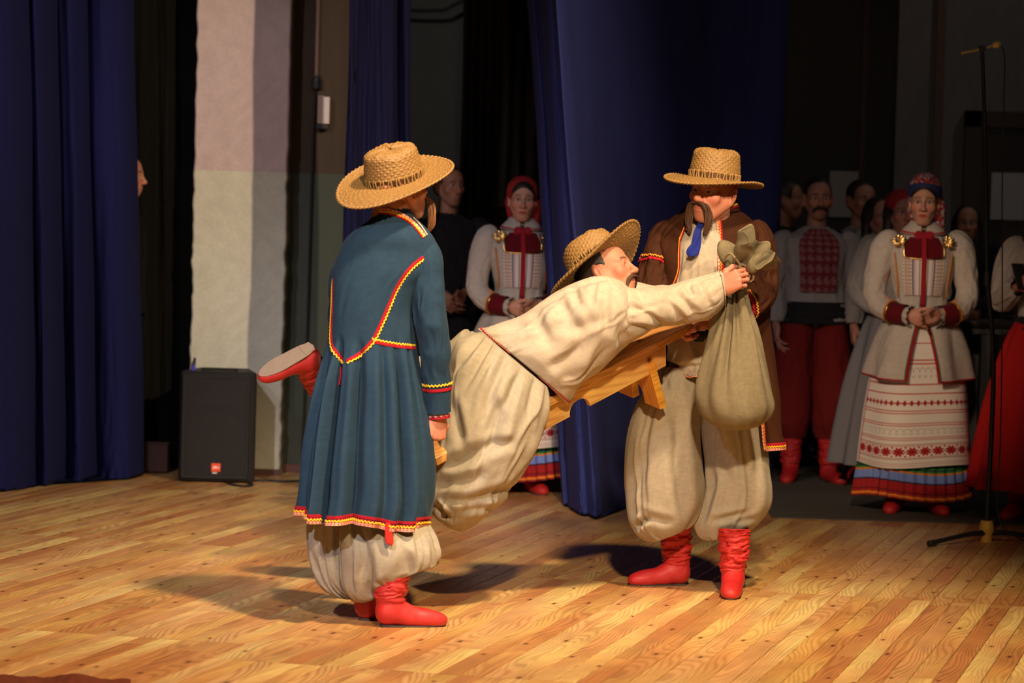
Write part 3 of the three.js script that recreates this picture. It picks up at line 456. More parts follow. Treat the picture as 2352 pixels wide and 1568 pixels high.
// ---------- white table at the back right ----------
{
  const d = 17.6, a = at(2180, 745, d), b = at(2330, 745, d), yb = at(2250, 752, d).y, x0 = a.x, x1 = b.x, wht = std(lin(0.34, 0.32, 0.27), 0.6), t = thing('white_table', [(x0 + x1) / 2, 0, -d - 0.25], 'white painted table with a dark wooden top behind the woman in white', 'table');
  part('tabletop', boxAt((x0 + x1) / 2, yb + 0.018, -d - 0.25, x1 - x0 + 0.06, 0.036, 0.56, 0.006), std(lin(0.05, 0.025, 0.015), 0.5), t, 'dark wooden top');
  part('apron', boxAt((x0 + x1) / 2, yb - 0.02, -d - 0.25, x1 - x0, 0.035, 0.5, 0.003), wht, t);
  for (const [xx, zz] of [[x0 + 0.05, 0.02], [x1 - 0.16, 0.02], [x0 + 0.05, 0.44], [x1 - 0.16, 0.44]]) part('leg', boxAt(xx, (yb - 0.04) / 2, -d - zz, 0.052, yb - 0.04, 0.05, 0.004), wht, t);
  part('stretcher', boxAt((x0 + x1) / 2 - 0.05, 0.2, -d - 0.02, x1 - x0 - 0.15, 0.05, 0.03, 0.003), wht, t);
}
// something brown and crumpled lying at the front left
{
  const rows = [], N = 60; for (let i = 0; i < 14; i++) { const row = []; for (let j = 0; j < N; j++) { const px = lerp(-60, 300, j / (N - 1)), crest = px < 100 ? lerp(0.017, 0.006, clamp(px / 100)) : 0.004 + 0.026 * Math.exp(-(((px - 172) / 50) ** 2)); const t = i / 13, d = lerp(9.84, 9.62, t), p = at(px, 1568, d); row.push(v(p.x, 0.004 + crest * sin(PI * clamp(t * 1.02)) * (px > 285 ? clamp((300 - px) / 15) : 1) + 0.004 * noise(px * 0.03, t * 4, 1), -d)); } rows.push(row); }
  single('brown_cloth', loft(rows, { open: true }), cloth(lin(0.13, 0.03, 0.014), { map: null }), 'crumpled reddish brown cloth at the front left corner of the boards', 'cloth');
}
// ---------- unseen lamps, a few of them added fill ----------
{
  const pipe = single('lighting_bar', new THREE.CylinderGeometry(0.03, 0.03, 9, 16).rotateZ(PI / 2).translate(0, 6.2, -4.5), MAT.darkMetal, 'long dark lighting bar under the ceiling above the audience', 'pipe');
  for (const x of [-3, 0, 3]) part('hanger', new THREE.CylinderGeometry(0.012, 0.012, 0.22, 10).translate(x, 6.3, -4.5), MAT.darkMetal, pipe);
  UNSEEN_LAMPS.forEach(([p, q, c, cd, cone, pen, soft], i) => {
    const P = v(...p), D = v(...q).sub(P).normalize(), t = thing('unseen_lamp', P, ['first', 'second', 'third', 'fourth', 'fifth', 'sixth_added_fill', 'seventh', 'eighth_added_fill', 'ninth_added_fill'][i] + ' black spotlight out of view above the picture, placed to light the scene', 'lamp');
    const m = frame(v(0, 0, 0), v(0, 1, 0).addScaledVector(D, -D.y).normalize(), D);
    part('housing', new THREE.LatheGeometry([[0.001, -0.3], [0.09, -0.3], [0.12, -0.26], [0.12, -0.03], [0.13, -0.02], [0.13, 0], [0.122, 0], [0.115, -0.1]].map((k) => new THREE.Vector2(...k)), 28).rotateX(PI / 2).applyMatrix4(m).translate(...p), MAT.black, t);
    part('lens', new THREE.CircleGeometry(0.105, 28).translate(0, 0, -0.06).applyMatrix4(m).translate(...p), new THREE.MeshStandardMaterial({ color: 0x111111, emissive: new THREE.Color(...c), emissiveIntensity: 4 }), t);
    part('yoke', tube([v(-0.14, 0, -0.15), v(-0.15, 0.16, -0.15), v(0, 0.2, -0.15), v(0.15, 0.16, -0.15), v(0.14, 0, -0.15)], 0.01).applyMatrix4(m).translate(...p), MAT.darkMetal, t);
    const L = new THREE.SpotLight(new THREE.Color(...c), cd, 0, cone, pen, 2); L.position.copy(D).multiplyScalar(0.03); L.target.position.copy(v(...q).sub(P)); L.castShadow = true; L.shadow.radius = soft; L.shadow.mapSize.set(2048, 2048); t.add(L, L.target);
  });
}
// ---------- bodies ----------
const SKIN = { warm: [0.62, 0.29, 0.17], pale: [0.62, 0.33, 0.22], deep: [0.5, 0.2, 0.11] };
// head: y up, z towards the face, origin between the ears
function headPrims({ woman = false, fat = 0 } = {}) {
  const w = woman ? 0.93 : 1, j = woman ? 0.9 : 1, P = [];
  P.push(ell([0, 0.036, -0.014], [0.076 * w, 0.086, 0.097], 0.02), ell([0, -0.025, 0.03], [0.06 * w, 0.078, 0.066], 0.03), ell([0, 0.045, 0.045], [0.06 * w, 0.05, 0.045], 0.03));
  P.push(cap([0, -0.098 * (woman ? 0.97 : 1), 0.066], [0, -0.09, 0.055], 0.02 * j, 0.026 * j, 0.03));
  for (const s of [-1, 1]) {
    P.push(cap([s * 0.058 * w * j, -0.035, 0.0], [s * 0.022 * j, -0.093, 0.056], 0.019 + fat * 0.006, 0.016, 0.03), ell([s * 0.039 * w, -0.02, 0.066], [0.025 + fat * 0.006, 0.022, 0.018], 0.025));
    P.push(cap([s * 0.01, 0.026, 0.091], [s * 0.046 * w, 0.024, 0.072], 0.009, 0.008, 0.016));
    P.push(ell([s * 0.03 * w, 0.004, 0.101], [0.017, 0.012, 0.015], 0.014, { sub: true }));
    P.push(cap([s * 0.018 * w, 0.0105, 0.0885], [s * 0.031 * w, 0.0135, 0.0895], 0.0042, 0.0045, 0.005), cap([s * 0.031 * w, 0.0135, 0.0895], [s * 0.046 * w, 0.007, 0.077], 0.0045, 0.0035, 0.005), cap([s * 0.018 * w, -0.003, 0.0865], [s * 0.044 * w, -0.003, 0.077], 0.004, 0.0035, 0.006));
    P.push(ell([s * 0.012, -0.034, 0.104], [0.0095, 0.0075, 0.011], 0.008), ell([s * 0.006, -0.041, 0.108], [0.0035, 0.003, 0.005], 0.003, { sub: true }));
    P.push(ell([s * (woman ? 0.081 : 0.085) * w, -0.004, -0.014], woman ? [0.0075, 0.032, 0.019] : [0.0085, 0.036, 0.022], 0.012, { rot: [-0.12, s * (woman ? 0.42 : 0.55), s * -0.1] }), ell([s * (woman ? 0.0905 : 0.0965) * w, 0.0, -0.005], [0.006, 0.021, 0.011], 0.006, { sub: true, rot: [-0.12, s * 0.42, 0] }), ell([s * 0.079 * w, -0.031, -0.006], [0.006, 0.009, 0.008], 0.006));
  }
  P.push(cap([0, 0.018, 0.0925], [0, -0.026, 0.116], 0.0085, 0.0105, 0.013), ell([0, -0.029, 0.117], [0.012, 0.0105, 0.0125], 0.01));
  P.push(ell([0, -0.062, 0.076], [0.033, 0.028, 0.024], 0.02));
  P.push(cap([-0.0225, -0.0655, 0.087], [-0.006, -0.059, 0.099], 0.0035, 0.005, 0.005), cap([0.0225, -0.0655, 0.087], [0.006, -0.059, 0.099], 0.0035, 0.005, 0.005), cap([-0.018, -0.0705, 0.09], [0.018, -0.0705, 0.09], 0.0045, 0.0045, 0.005), ell([0, -0.0715, 0.096], [0.013, 0.006, 0.006], 0.006));
  P.push(cap([-0.022, -0.0655, 0.0985], [0.022, -0.0655, 0.0985], 0.0011, 0.0011, 0.003, { sub: true }));
  return P;
}
const headCache = new Map();
function headGeo({ woman = false, fat = 0, skin = SKIN.warm, lips = [0.42, 0.1, 0.08], cell = 0.0028, makeup = 0, brow = [0.03, 0.015, 0.01], eyes = [0.03, 0.02, 0.012], gaze = [0, 0], lid = 0 } = {}) {
  const key = JSON.stringify([woman, fat, skin, lips, cell, makeup, brow, gaze, lid]); if (headCache.has(key)) return headCache.get(key).clone();
  const w = woman ? 0.93 : 1, mixc = (a, b, t) => a.map((x, i) => lerp(x, b[i], t)), blob = (x, y, z, c, r) => Math.exp(-((((x - c[0]) / r[0]) ** 2) + ((y - c[1]) / r[1]) ** 2 + ((z - c[2]) / r[2]) ** 2));
  const paint = (x, y, z) => {
    let c = skin; const a = abs(x);
    c = mixc(c, [0.66, 0.17, 0.1], 0.45 * blob(a, y, z, [0.042, -0.025, 0.075], [0.026, 0.024, 0.04]) * (1 + makeup * 0.4)); c = mixc(c, [0.6, 0.16, 0.1], 0.4 * blob(x, y, z, [0, -0.03, 0.12], [0.016, 0.014, 0.02]) + 0.35 * blob(a, y, z, [0.09, 0, -0.02], [0.014, 0.035, 0.03]));
    if (makeup) c = mixc(c, [0.09, 0.04, 0.04], 0.75 * makeup * blob(a, y, z, [0.032 * w, 0.01, 0.09], [0.017, 0.009, 0.03]));
    const by = 0.0265 + 0.004 * (1 - ((a - 0.028) / 0.02) ** 2); if (z > 0.05 && a > 0.01 && a < 0.052) c = mixc(c, brow, 0.9 * Math.exp(-(((y - by) / (woman ? 0.0034 : 0.005)) ** 2)) * sm(0.01, 0.016, a) * (1 - sm(0.044, 0.052, a)));
    if (z > 0.07) c = mixc(c, lips, (woman ? 0.95 : 0.6) * sm(1.25, 0.75, Math.hypot(x / 0.024, (y + 0.0655) / (0.0105 - 0.004 * (a / 0.024)))));
    c = mixc(c, [0.05, 0.015, 0.01], 0.8 * blob(a, y, z, [0.006, -0.041, 0.107], [0.004, 0.003, 0.006]));  // nostril shade put into the skin colour
    return c;
  };
  const parts = [skin3(headPrims({ woman, fat }), cell, paint)];
  for (const s of [-1, 1]) {
    const e = new THREE.SphereGeometry(0.0125, 26, 20), p = e.attributes.position, col = new Float32Array(p.count * 3), gz = v(sin(gaze[0]) * cos(gaze[1]), sin(gaze[1]), cos(gaze[0]) * cos(gaze[1]));
    for (let i = 0; i < p.count; i++) { const d = v(p.getX(i), p.getY(i), p.getZ(i)).normalize(), k = d.dot(gz), u = d.y; col.set(lid && u > 0.35 - lid ? skin.map((q) => q * 0.96) : k > 0.965 ? [0.004, 0.003, 0.003] : k > 0.86 ? eyes : [0.55, 0.5, 0.46], i * 3); }
    e.setAttribute('color', new THREE.BufferAttribute(col, 3)); parts.push(e.translate(s * 0.0315 * w, 0.004, 0.0795));
  }
  const g = merge(parts); headCache.set(key, g); return g.clone();
}
const skin3 = (...a) => skin(...a);
// hand: origin at the wrist, y towards the fingers, z out of the palm, thumb on the +x side (mirror for the other hand)
function handGeo({ curl = [[0.5, 0.6, 0.4], [0.5, 0.6, 0.4], [0.5, 0.6, 0.4], [0.5, 0.6, 0.4]], thumb = [[0.62, 0.7, 0.35], [0.25, 0.85, 0.45], [0.1, 0.9, 0.4]], mirror = false, skin: sk = SKIN.warm, cell = 0.0027, spread = 0.06, wrist = 0.06, scale = 1 } = {}) {
  const P = [], base = [[0.029, 0.088, 0.002], [0.0095, 0.092, 0], [-0.0105, 0.089, 0], [-0.029, 0.08, 0.003]], len = [[0.043, 0.027, 0.021], [0.048, 0.031, 0.022], [0.045, 0.029, 0.022], [0.035, 0.021, 0.019]], nails = [];
  P.push(cap([0, -wrist, 0], [0, 0.012, 0], 0.0265, 0.0235, 0.02), ell([0.0, 0.05, 0.0], [0.04, 0.048, 0.0145], 0.02), ell([0.024, 0.03, 0.012], [0.017, 0.03, 0.014], 0.018), ell([-0.026, 0.034, 0.009], [0.014, 0.034, 0.013], 0.018));
  base.forEach((b, i) => {
    P.push(cap([b[0] * 0.55, 0.025, -0.002], [b[0], b[1], b[2] - 0.001], 0.0125, 0.0112, 0.012)); let p = v(...b), a = 0; const sx = (1.2 - i * 0.8) * spread, r = i === 3 ? 0.0074 : 0.0087;
    len[i].forEach((l, k) => { a += curl[i][k]; const q = p.clone().add(v(sin(sx) * cos(a), cos(a) * cos(sx), sin(a)).multiplyScalar(l)); P.push(cap(p, q, r * (1.04 - k * 0.07), r * (0.96 - k * 0.07), k ? 0.0035 : 0.006)); P.push(ell(p, r * (1.1 - k * 0.05), 0.004)); p = q; });
  });
  let p = v(0.026, 0.026, 0.008); thumb.forEach((d, k) => { const q = p.clone().addScaledVector(v(...d).normalize(), [0.038, 0.033, 0.026][k]); P.push(cap(p, q, [0.0145, 0.0112, 0.0105][k], [0.0115, 0.0102, 0.0085][k], 0.01)); p = q; });
  const g = skin(P, cell, (x, y, z) => { const n = 0.5 + 0.5 * noise(x * 60, y * 60, z * 60), k = sm(0.08, 0.13, y); return [sk[0] * (1.0 + 0.03 * n), sk[1] * (0.97 - 0.12 * k - 0.06 * n), sk[2] * (0.97 - 0.12 * k - 0.06 * n)]; });
  if (scale !== 1) g.scale(scale, scale, scale);
  if (mirror) { g.scale(-1, 1, 1); const ix = Array.from(g.index.array); for (let i = 0; i < ix.length; i += 3) { const t = ix[i]; ix[i] = ix[i + 1]; ix[i + 1] = t; } g.setIndex(ix); }
  return g;
}
const FIST = [[1.35, 1.55, 1.0], [1.4, 1.6, 1.0], [1.42, 1.6, 1.0], [1.45, 1.55, 0.9]], GRIP = [[1.05, 1.35, 0.8], [1.1, 1.4, 0.8], [1.15, 1.4, 0.8], [1.2, 1.35, 0.8]], SOFT = [[0.35, 0.45, 0.3], [0.42, 0.5, 0.3], [0.48, 0.55, 0.35], [0.55, 0.55, 0.35]];
// one continuous body: trunk and limbs from capsules (world points), head and hands of finer grain
function body(parent, prims, head, hands, sk = SKIN.warm, cell = 0.014) {
  const g = [skin(prims, cell, () => sk)]; if (head) g.push(headGeo(head).applyMatrix4(head.m)); for (const h of hands) g.push(handGeo({ skin: sk, ...h }).applyMatrix4(h.m));
  return part('body', merge(g), MAT.skin, parent);
}
const hairShell = (o = {}) => skin([ell([0, 0.036 + (o.full ? 0.004 : -0.002), -0.016], o.full ? [0.083, 0.092, 0.103] : [0.079, 0.087, 0.0985], 0.01), ell([0, -0.02, -0.06], [0.062, 0.05, 0.045], 0.03), ell([0, -0.02, 0.088], o.full ? [0.07, 0.105, 0.07] : [0.085, 0.095, 0.075], 0.015, { sub: true }), ell([0.09, -0.012, 0.0], [0.034, 0.044, 0.034], 0.006, { sub: true }), ell([-0.09, -0.012, 0.0], [0.034, 0.044, 0.034], 0.006, { sub: true }), ell([0, -0.14, 0], [0.12, 0.08, 0.14], 0.01, { sub: true })], 0.004);
// hair made of many thin locks that follow a path, spread by radius
function bushy(path, radii, n, seed, r = 0.0032) {
  const out = []; for (let k = 0; k < n; k++) { const a = k * 2.4 + seed, q = Math.sqrt((k + 0.5) / n), ph = seed + k * 1.7; out.push(strand(path.map((p, i) => p.clone().add(v(cos(a + 0.25 * i), sin(a + 0.25 * i) * 0.4, sin(a + 0.25 * i)).multiplyScalar(q * radii[i])).add(v(0.0015 * sin(ph + i * 2), (i === path.length - 1 ? -0.012 * ((k * 0.37) % 1) : 0), 0.0015 * cos(ph + i)))), path.map((_, i) => (i === path.length - 1 ? 0.0008 : i ? r : r * 0.8)), { N: 7, M: 18 })); }
  return merge(out);
}
// leather boot: heel at the origin, toe along z, y up
function boot(parent, m, { len = 0.262, h = 0.3, lean = 0, side = 0, wr = 0.011, seed = 1, width = 1, top = 0.062, label, mat } = {}) {
  const k = len / 0.262, foot = skin([cap([0, 0.042, 0.035], [0, 0.045, 0.1], 0.036, 0.04, 0.03), ell([0, 0.034, 0.15 * k], [0.042 * width, 0.036, 0.07], 0.03), ell([0, 0.026, 0.2 * k], [0.039 * width, 0.026, 0.05], 0.03), ell([0, 0.022, len - 0.028], [0.025, 0.019, 0.028], 0.03), cap([0, 0.08, 0.045], [0, 0.14, 0.045 + lean * 0.3], 0.043, 0.05, 0.05), ell([0, -0.05, 0.13], [0.2, 0.052, 0.4], 0.006, { sub: true })], 0.0055);
  const wrk = folds(seed, 1, 0.7, 0.021, 0.5), shaft = limb([[0, 0.075, 0.05, 0.046, 1.08], [side * 0.2, 0.12, 0.046 + lean * 0.2, 0.052, 1.1], [side * 0.5, 0.18, 0.044 + lean * 0.55, 0.057, 1.08], [side * 0.8, 0.24, 0.044 + lean * 0.8, top, 1.05], [side, h, 0.044 + lean, top + 0.004, 1.0]], { world: true, N: 56, M: 70, disp: (th, t, s) => wr * wrk(th, t, s) * sm(0, 0.25, t) * (1 - 0.5 * sm(0.75, 1, t)), ref: v(0, 0, 1) });
  { const q = foot.attributes.position; for (let i = 0; i < q.count; i++) if (q.getY(i) < 0.0055) q.setY(i, 0.0055); }
  const g = merge([foot, shaft]).applyMatrix4(m), b = part('boot', g, mat ?? MAT.leather, parent, label);
  const sh = new THREE.Shape(); sh.moveTo(0, 0.0); sh.bezierCurveTo(-0.045, 0.0, -0.036, 0.08, -0.04, 0.14 * k); sh.bezierCurveTo(-0.046, 0.2 * k, -0.024, len, 0, len + 0.002); sh.bezierCurveTo(0.024, len, 0.046, 0.2 * k, 0.04, 0.14 * k); sh.bezierCurveTo(0.036, 0.08, 0.045, 0.0, 0, 0.0);
  part('sole', merge([new THREE.ExtrudeGeometry(sh, { depth: 0.005, bevelEnabled: true, bevelSize: 0.002, bevelThickness: 0.0015, bevelSegments: 2, curveSegments: 14 }).rotateX(PI / 2).scale(0.87, 0.75, 0.935).translate(0, 0.0055, 0.011)]).applyMatrix4(m), parent.userData.pale ? MAT.solePale : MAT.sole, b);
  part('heel', new RoundedBoxGeometry(0.05, 0.012, 0.048, 2, 0.004).translate(0, 0.003, 0.038).applyMatrix4(m), parent.userData.pale ? MAT.solePale : MAT.sole, b);
  return b;
}
MAT.solePale = std(lin(0.42, 0.31, 0.22), 0.75, { map: rep(plasterT, 0.2) });
// straw hat: y up, origin at the middle of the brim, front along z
const strawT = dataTex(256, 256, (x, y) => { const u = x / 256, w = y / 256, n = tn(u, w, 4, 2) * 26 + tn(u, w, 15, 5) * 30 + tn(u, w, 40, 1) * 16, c = 214 + n; return [c, c * 0.86 - 4, c * 0.58 - 10]; }, true);
MAT.straw = new THREE.MeshPhysicalMaterial({ color: lin(0.36, 0.29, 0.21), map: rep(strawT, 0.16), roughness: 0.62, sheen: 0.1, side: THREE.DoubleSide });
MAT.gapDark = std(lin(0.09, 0.045, 0.018), 0.7, { map: rep(strawT, 0.1) });
function strawHat(parent, m, { brim = 0.203, droop = () => 0, rc = 0.098, rt = 0.088, hc = 0.112, oval = 1.08, seed = 1, name = 'straw_hat' } = {}) {
  const hat = new THREE.Group(); hat.name = numbered(name); parent.add(hat);
  const N = 300, weave = (j, s, pitch, cols) => { const u = (j / N) * cols, w = s / pitch, a = Math.floor(u), b = Math.floor(w), fu = u - a, fw = w - b, hsh = sin(a * 12.9 + b * 78.2 + seed) * 0.5; const k = Math.pow(sin(PI * fu), 0.45) * Math.pow(sin(PI * fw), 0.5); return (0.0027 + 0.0008 * hsh) * k * ((a + b) & 1 ? 1 : 0.4) - 0.0012; };
  const ring = (r, y, k, dr = 0, dy = 0) => Array.from({ length: N }, (_, j) => { const th = (j / N) * 2 * PI; return v((r + dr * k(j)) * cos(th), y(th) + dy * k(j), (r + dr * k(j)) * sin(th) * oval); });
  const prof = [[rc + 0.001, 0.026], [rc - 0.001, 0.04], [rc - 0.003, 0.06], [rc - 0.006, 0.08], [lerp(rc, rt, 0.8), hc - 0.012], [rt - 0.004, hc - 0.002], [rt - 0.016, hc + 0.006], [rt * 0.62, hc + 0.009], [rt * 0.35, hc + 0.009], [0.006, hc + 0.008]], P = spline(prof, 96);
  let s = 0; const crownR = P.map(([r, y], i) => { if (i) s += Math.hypot(r - P[i - 1][0], y - P[i - 1][1]); const q = P[min(95, i + 1)], o = P[max(0, i - 1)], l = Math.hypot(q[0] - o[0], q[1] - o[1]), nx = (q[1] - o[1]) / l, ny = -(q[0] - o[0]) / l; const ss = s, cols = 2 * Math.round(26 * clamp(r / 0.08, 0.3, 1)); return ring(r, (th) => y + 0.006 * noise(cos(th) * 1.5 + seed, sin(th) * 1.5, y * 12) * sm(0.02, 0.1, y), (j) => weave(j, ss, 0.0098, cols), nx, ny); });
  const inner = P.filter((_, i) => i % 4 === 0).map(([r, y]) => ring(max(0.004, r - 0.004), () => y - 0.004, () => 0)).reverse();
  part('crown', loft([...crownR, ...inner], { capA: false }).applyMatrix4(m), MAT.straw, hat);
  const by = (th, q) => droop(th, q), rows = [], low = [], K = 54;
  for (let i = 0; i <= K; i++) { const q = i / K, r = lerp(rc - 0.004, brim, q), ss = q * (brim - rc); rows.push(ring(r, (th) => by(th, q) + 0.003, (j) => weave(j, ss + 0.2, 0.0098, 64), 0, 1)); low.push(ring(r, (th) => by(th, q) - 0.003, (j) => weave(j, ss + 0.5, 0.0098, 64), 0, -1)); }
  part('brim', loft([...rows, ...low.reverse()]).applyMatrix4(m), MAT.straw, hat);
  const er = []; for (let k = 0; k <= 6; k++) er.push(Array.from({ length: N * 2 }, (_, j) => { const th = (j / N / 2) * 2 * PI, a = (k / 6) * 2 * PI, rr2 = 0.0058 + 0.0016 * sin(th * 70 + a * 1.0); return v((brim + rr2 * cos(a)) * cos(th), by(th, 1) + rr2 * sin(a), (brim + rr2 * cos(a)) * sin(th) * oval); }));
  part('brim_edge', loft(er).applyMatrix4(m), MAT.straw, hat);
  const st = []; for (let j = 0; j < 44; j++) { const a = (j / 44) * 2 * PI, r1 = rc + 0.0005, o = (j % 2 ? 1 : -1) * 0.035 + 0.02 * sin(j * 7.1), y0 = by(a, 0) + 0.001; const f = (th, y) => v(r1 * cos(th), y, r1 * sin(th) * oval); st.push(strand([f(a, y0), f(a + o * 0.5, y0 + 0.014), f(a + o, y0 + 0.03)], [0.0042, 0.0036, 0.004], { N: 7, M: 5 })); }
  part('gap_backing', loft([0.0, 0.012, 0.024, 0.036].map((y) => Array.from({ length: 80 }, (_, j) => { const th = (j / 80) * 2 * PI, r = rc - 0.0035; return v(r * cos(th), y, r * sin(th) * oval); }))).applyMatrix4(m), MAT.gapDark, hat, 'dark band added behind the lacing to darken its gaps');  // dark band added behind the lacing so that its gaps look dark
  part('open_lacing', merge(st).applyMatrix4(m), MAT.straw, hat);
  return hat;
}
// ---------- the man in the blue coat ----------
const trio = (parent, seamFn, { flip = 1, red = 0.013, yel = 0.007, gap = 0.009, label } = {}) => { // red band with a yellow zigzag beside it
  const s = seamFn; const a = fine(s, 0.003);
  const r = part('coat_trim', band(a.pts, a.nrm, red, 0.002), MAT.redTrim, parent); part('zigzag_braid', band(a.pts, a.nrm, yel, 0.003, { side: flip * gap, wave: 0.0028, pitch: 0.014 }), MAT.yellowTrim, r); return r;
};
{
  const D = 11.35, base = at(905, 1447, D); base.y = 0;
  const p = thing('person', base, 'man in a long blue coat and straw hat standing with his back turned', 'person');
  // trousers
  const tf = folds(3, 0.016, 1.5, 0.5), tf2 = folds(8, 0.02, 2.2, 0.5);
  const legL = garment([[1020, 735, 850, -0.08, 0.09], [1130, 722, 806, -0.08, 0.1], [1200, 707, 800, -0.1, 0.12], [1270, 708, 800, -0.1, 0.12], [1320, 722, 804, -0.1, 0.115], [1352, 744, 815, -0.1, 0.1], [1370, 776, 836, -0.1, 0.075], [1366, 800, 838, -0.1, 0.055], [1350, 806, 840, -0.1, 0.05]], { d: D, N: 90, M: 80, disp: (th, t) => tf(th, t) * (0.4 + 0.6 * sin(PI * clamp(t * 1.1))) });
  const legR = garment([[1020, 780, 945, -0.02, 0.1], [1150, 786, 950, -0.02, 0.11], [1212, 786, 986, 0.0, 0.14], [1262, 787, 1003, 0.03, 0.155], [790, 1318, 1000, 1296, 0.03, 0.145], [796, 1342, 984, 1308, 0.03, 0.125], [812, 1362, 962, 1318, 0.03, 0.1], [838, 1372, 945, 1324, 0.03, 0.075], [860, 1362, 938, 1322, 0.03, 0.058], [864, 1345, 938, 1312, 0.03, 0.052]], { d: D, N: 120, M: 90, disp: (th, t, q) => [tf2(th, t) * (0.35 + 0.65 * sin(PI * clamp(t * 1.1))) - 0.045 * Math.exp(-(((th - 2.05) / 0.16) ** 2)) * sm(0.1, 0.5, t) * (1 - sm(0.8, 1, t)), sm(0.35, 0.75, t) * (1 - sm(0.85, 1, t)) * (0.022 * cos(th) + 0.012 * noise(cos(th) * 2, sin(th) * 2, 4))] });
  part('trousers', merge([legL, legR]), MAT.trousers, p, 'baggy natural linen trousers');
  // boots
  const hr = at(866, 1448, 11.24); hr.y = 0; const tr = at(1026, 1441, 11.3); tr.y = 0; const dr = tr.clone().sub(hr); const lr = dr.length();
  const hl = at(830, 1433, 11.37); hl.y = 0;
  boot(p, frame(hr, v(0, 1, 0), dr), { len: lr, h: 0.24, lean: 0.012, seed: 2, wr: 0.009, top: 0.064 });
  boot(p, frame(hl, v(0, 1, 0), v(0.42, 0, -0.9)), { len: 0.25, h: 0.22, lean: 0.02, seed: 5, wr: 0.008 });
  // coat
  const cf = folds(11, 0.006, 1.4, 0.35), G = [[2.2, 0.07, 0.1], [1.71, 0.08, 0.055], [1.27, 0.07, 0.03], [0.93, 0.075, 0.045], [0.55, 0.09, 0.035], [2.75, 0.1, 0.03], [3.6, 0.1, 0.03], [4.3, 0.1, 0.03], [5.0, 0.1, 0.03], [5.7, 0.1, 0.03]];
  const coatF = (th, t) => { const w = sm(0.53, 0.72, t); let k = cf(th, t) * (0.5 + w); for (const [a, s, dp] of G) { const aa = a + 0.07 * (1 - w), dd = Math.atan2(sin(th - aa), cos(th - aa)); k -= w * dp * Math.exp(-((dd / s) ** 2)) - w * dp * 0.35 * Math.exp(-(((dd - s * 2.1) / (s * 1.2)) ** 2)); } k += 0.006 * w * sin(th * 9 + 2 * t); return [k, -0.046 * sm(0.75, 1, t) * (0.5 + 0.5 * cos(th)) + 0.008 * w * sin(th * 5)]; };
  const coat = garment([[478, 866, 942, 0.01, 0.07], [490, 862, 946, 0.01, 0.074], [506, 848, 962, 0.01, 0.086], [526, 818, 982, 0.01, 0.1], [548, 793, 999, 0.01, 0.112], [580, 777, 1011, 0.0, 0.12], [620, 769, 1004, 0, 0.128], [660, 763, 968, 0, 0.132], [710, 758, 950, 0, 0.133], [760, 754, 954, 0, 0.13], [795, 750, 957, 0, 0.13], [840, 739, 963, 0, 0.143], [900, 724, 973, 0, 0.16], [980, 709, 983, 0, 0.178], [1060, 697, 992, 0, 0.194], [1120, 690, 995, 0, 0.205], [1163, 685, 988, 0, 0.213], [1182, 683, 982, 0, 0.216]], { d: D, N: 260, M: 150, disp: coatF, e: 0.94 });
  const coatP = part('coat', coat.clone(), MAT.blueCoat, p, 'blue wool coat');
  const sf = folds(21, 0.0055, 0.9, 0.16, 0.5), slv = limb([[972, 566, D - 0.02, 26, 0.9], [982, 590, D - 0.03, 34, 1.1], [984, 640, D - 0.035, 37, 1.15], [985, 700, D - 0.045, 37.5, 1.1], [992, 745, D - 0.05, 39, 1.0], [999, 800, D - 0.04, 35.5, 1.0], [1001, 850, D - 0.02, 33.5, 1], [1004, 900, D - 0.01, 31, 1], [1006, 946, D, 29.5, 1]], { N: 90, M: 110, caps: [true, false], disp: (th, t, s) => sf(th, t, s) * (0.3 + sm(0.1, 0.35, t) * (1 - sm(0.7, 0.95, t))) });
  part('coat_sleeve', slv, MAT.blueCoat, coatP);
  const slL = limb([[806, 585, D + 0.05, 22, 0.9], [788, 630, D + 0.08, 30, 1.05], [786, 690, D + 0.13, 30, 1.05], [790, 760, D + 0.2, 32, 1], [830, 840, D + 0.3, 30, 1], [850, 900, D + 0.36, 28, 1]], { N: 60, M: 60, caps: [true, false], disp: (th, t, s) => sf(th, t, s) });
  part('coat_sleeve', slL, MAT.blueCoat, coatP);
  trio(coatP, seam(coat, [[972, 590], [950, 607], [928, 632], [908, 665], [893, 700], [878, 735], [862, 770], [852, 786], [828, 810], [793, 831]], 5), { flip: 1 });
  trio(coatP, seam(coat, [[772, 582], [767, 610], [765, 650], [764, 700], [762, 750], [763, 790], [775, 812], [793, 831]], 5), { flip: -1 });
  trio(coatP, seam(coat, [[853, 783], [880, 789], [915, 795], [956, 799]], 5), { flip: 1 });
  { const R = coat.userData.rings, a = around(coat, 147), b = around(coat, 144), c = around(coat, 141); part('pink_ribbon', band(a.pts, a.nrm, 0.014, 0.002, { closed: false }), MAT.pinkRib, coatP); const bb = fine(b, 0.003); part('zigzag_braid', band(bb.pts, bb.nrm, 0.008, 0.004, { wave: 0.0032, pitch: 0.014 }), MAT.yellowTrim, coatP); part('coat_trim', band(c.pts, c.nrm, 0.012, 0.0015), MAT.redTrim, coatP); part('coat_trim', band(b.pts, b.nrm, 0.016, 0.0012), MAT.redTrim, coatP); }
  { const c = around(slv, 93, 0, 1), y = fine(around(slv, 90, 0, 1), 0.003); part('coat_trim', band(c.pts, c.nrm, 0.013, 0.002), MAT.redTrim, coatP); part('zigzag_braid', band(y.pts, y.nrm, 0.0075, 0.003, { wave: 0.003, pitch: 0.014 }), MAT.yellowTrim, coatP); }
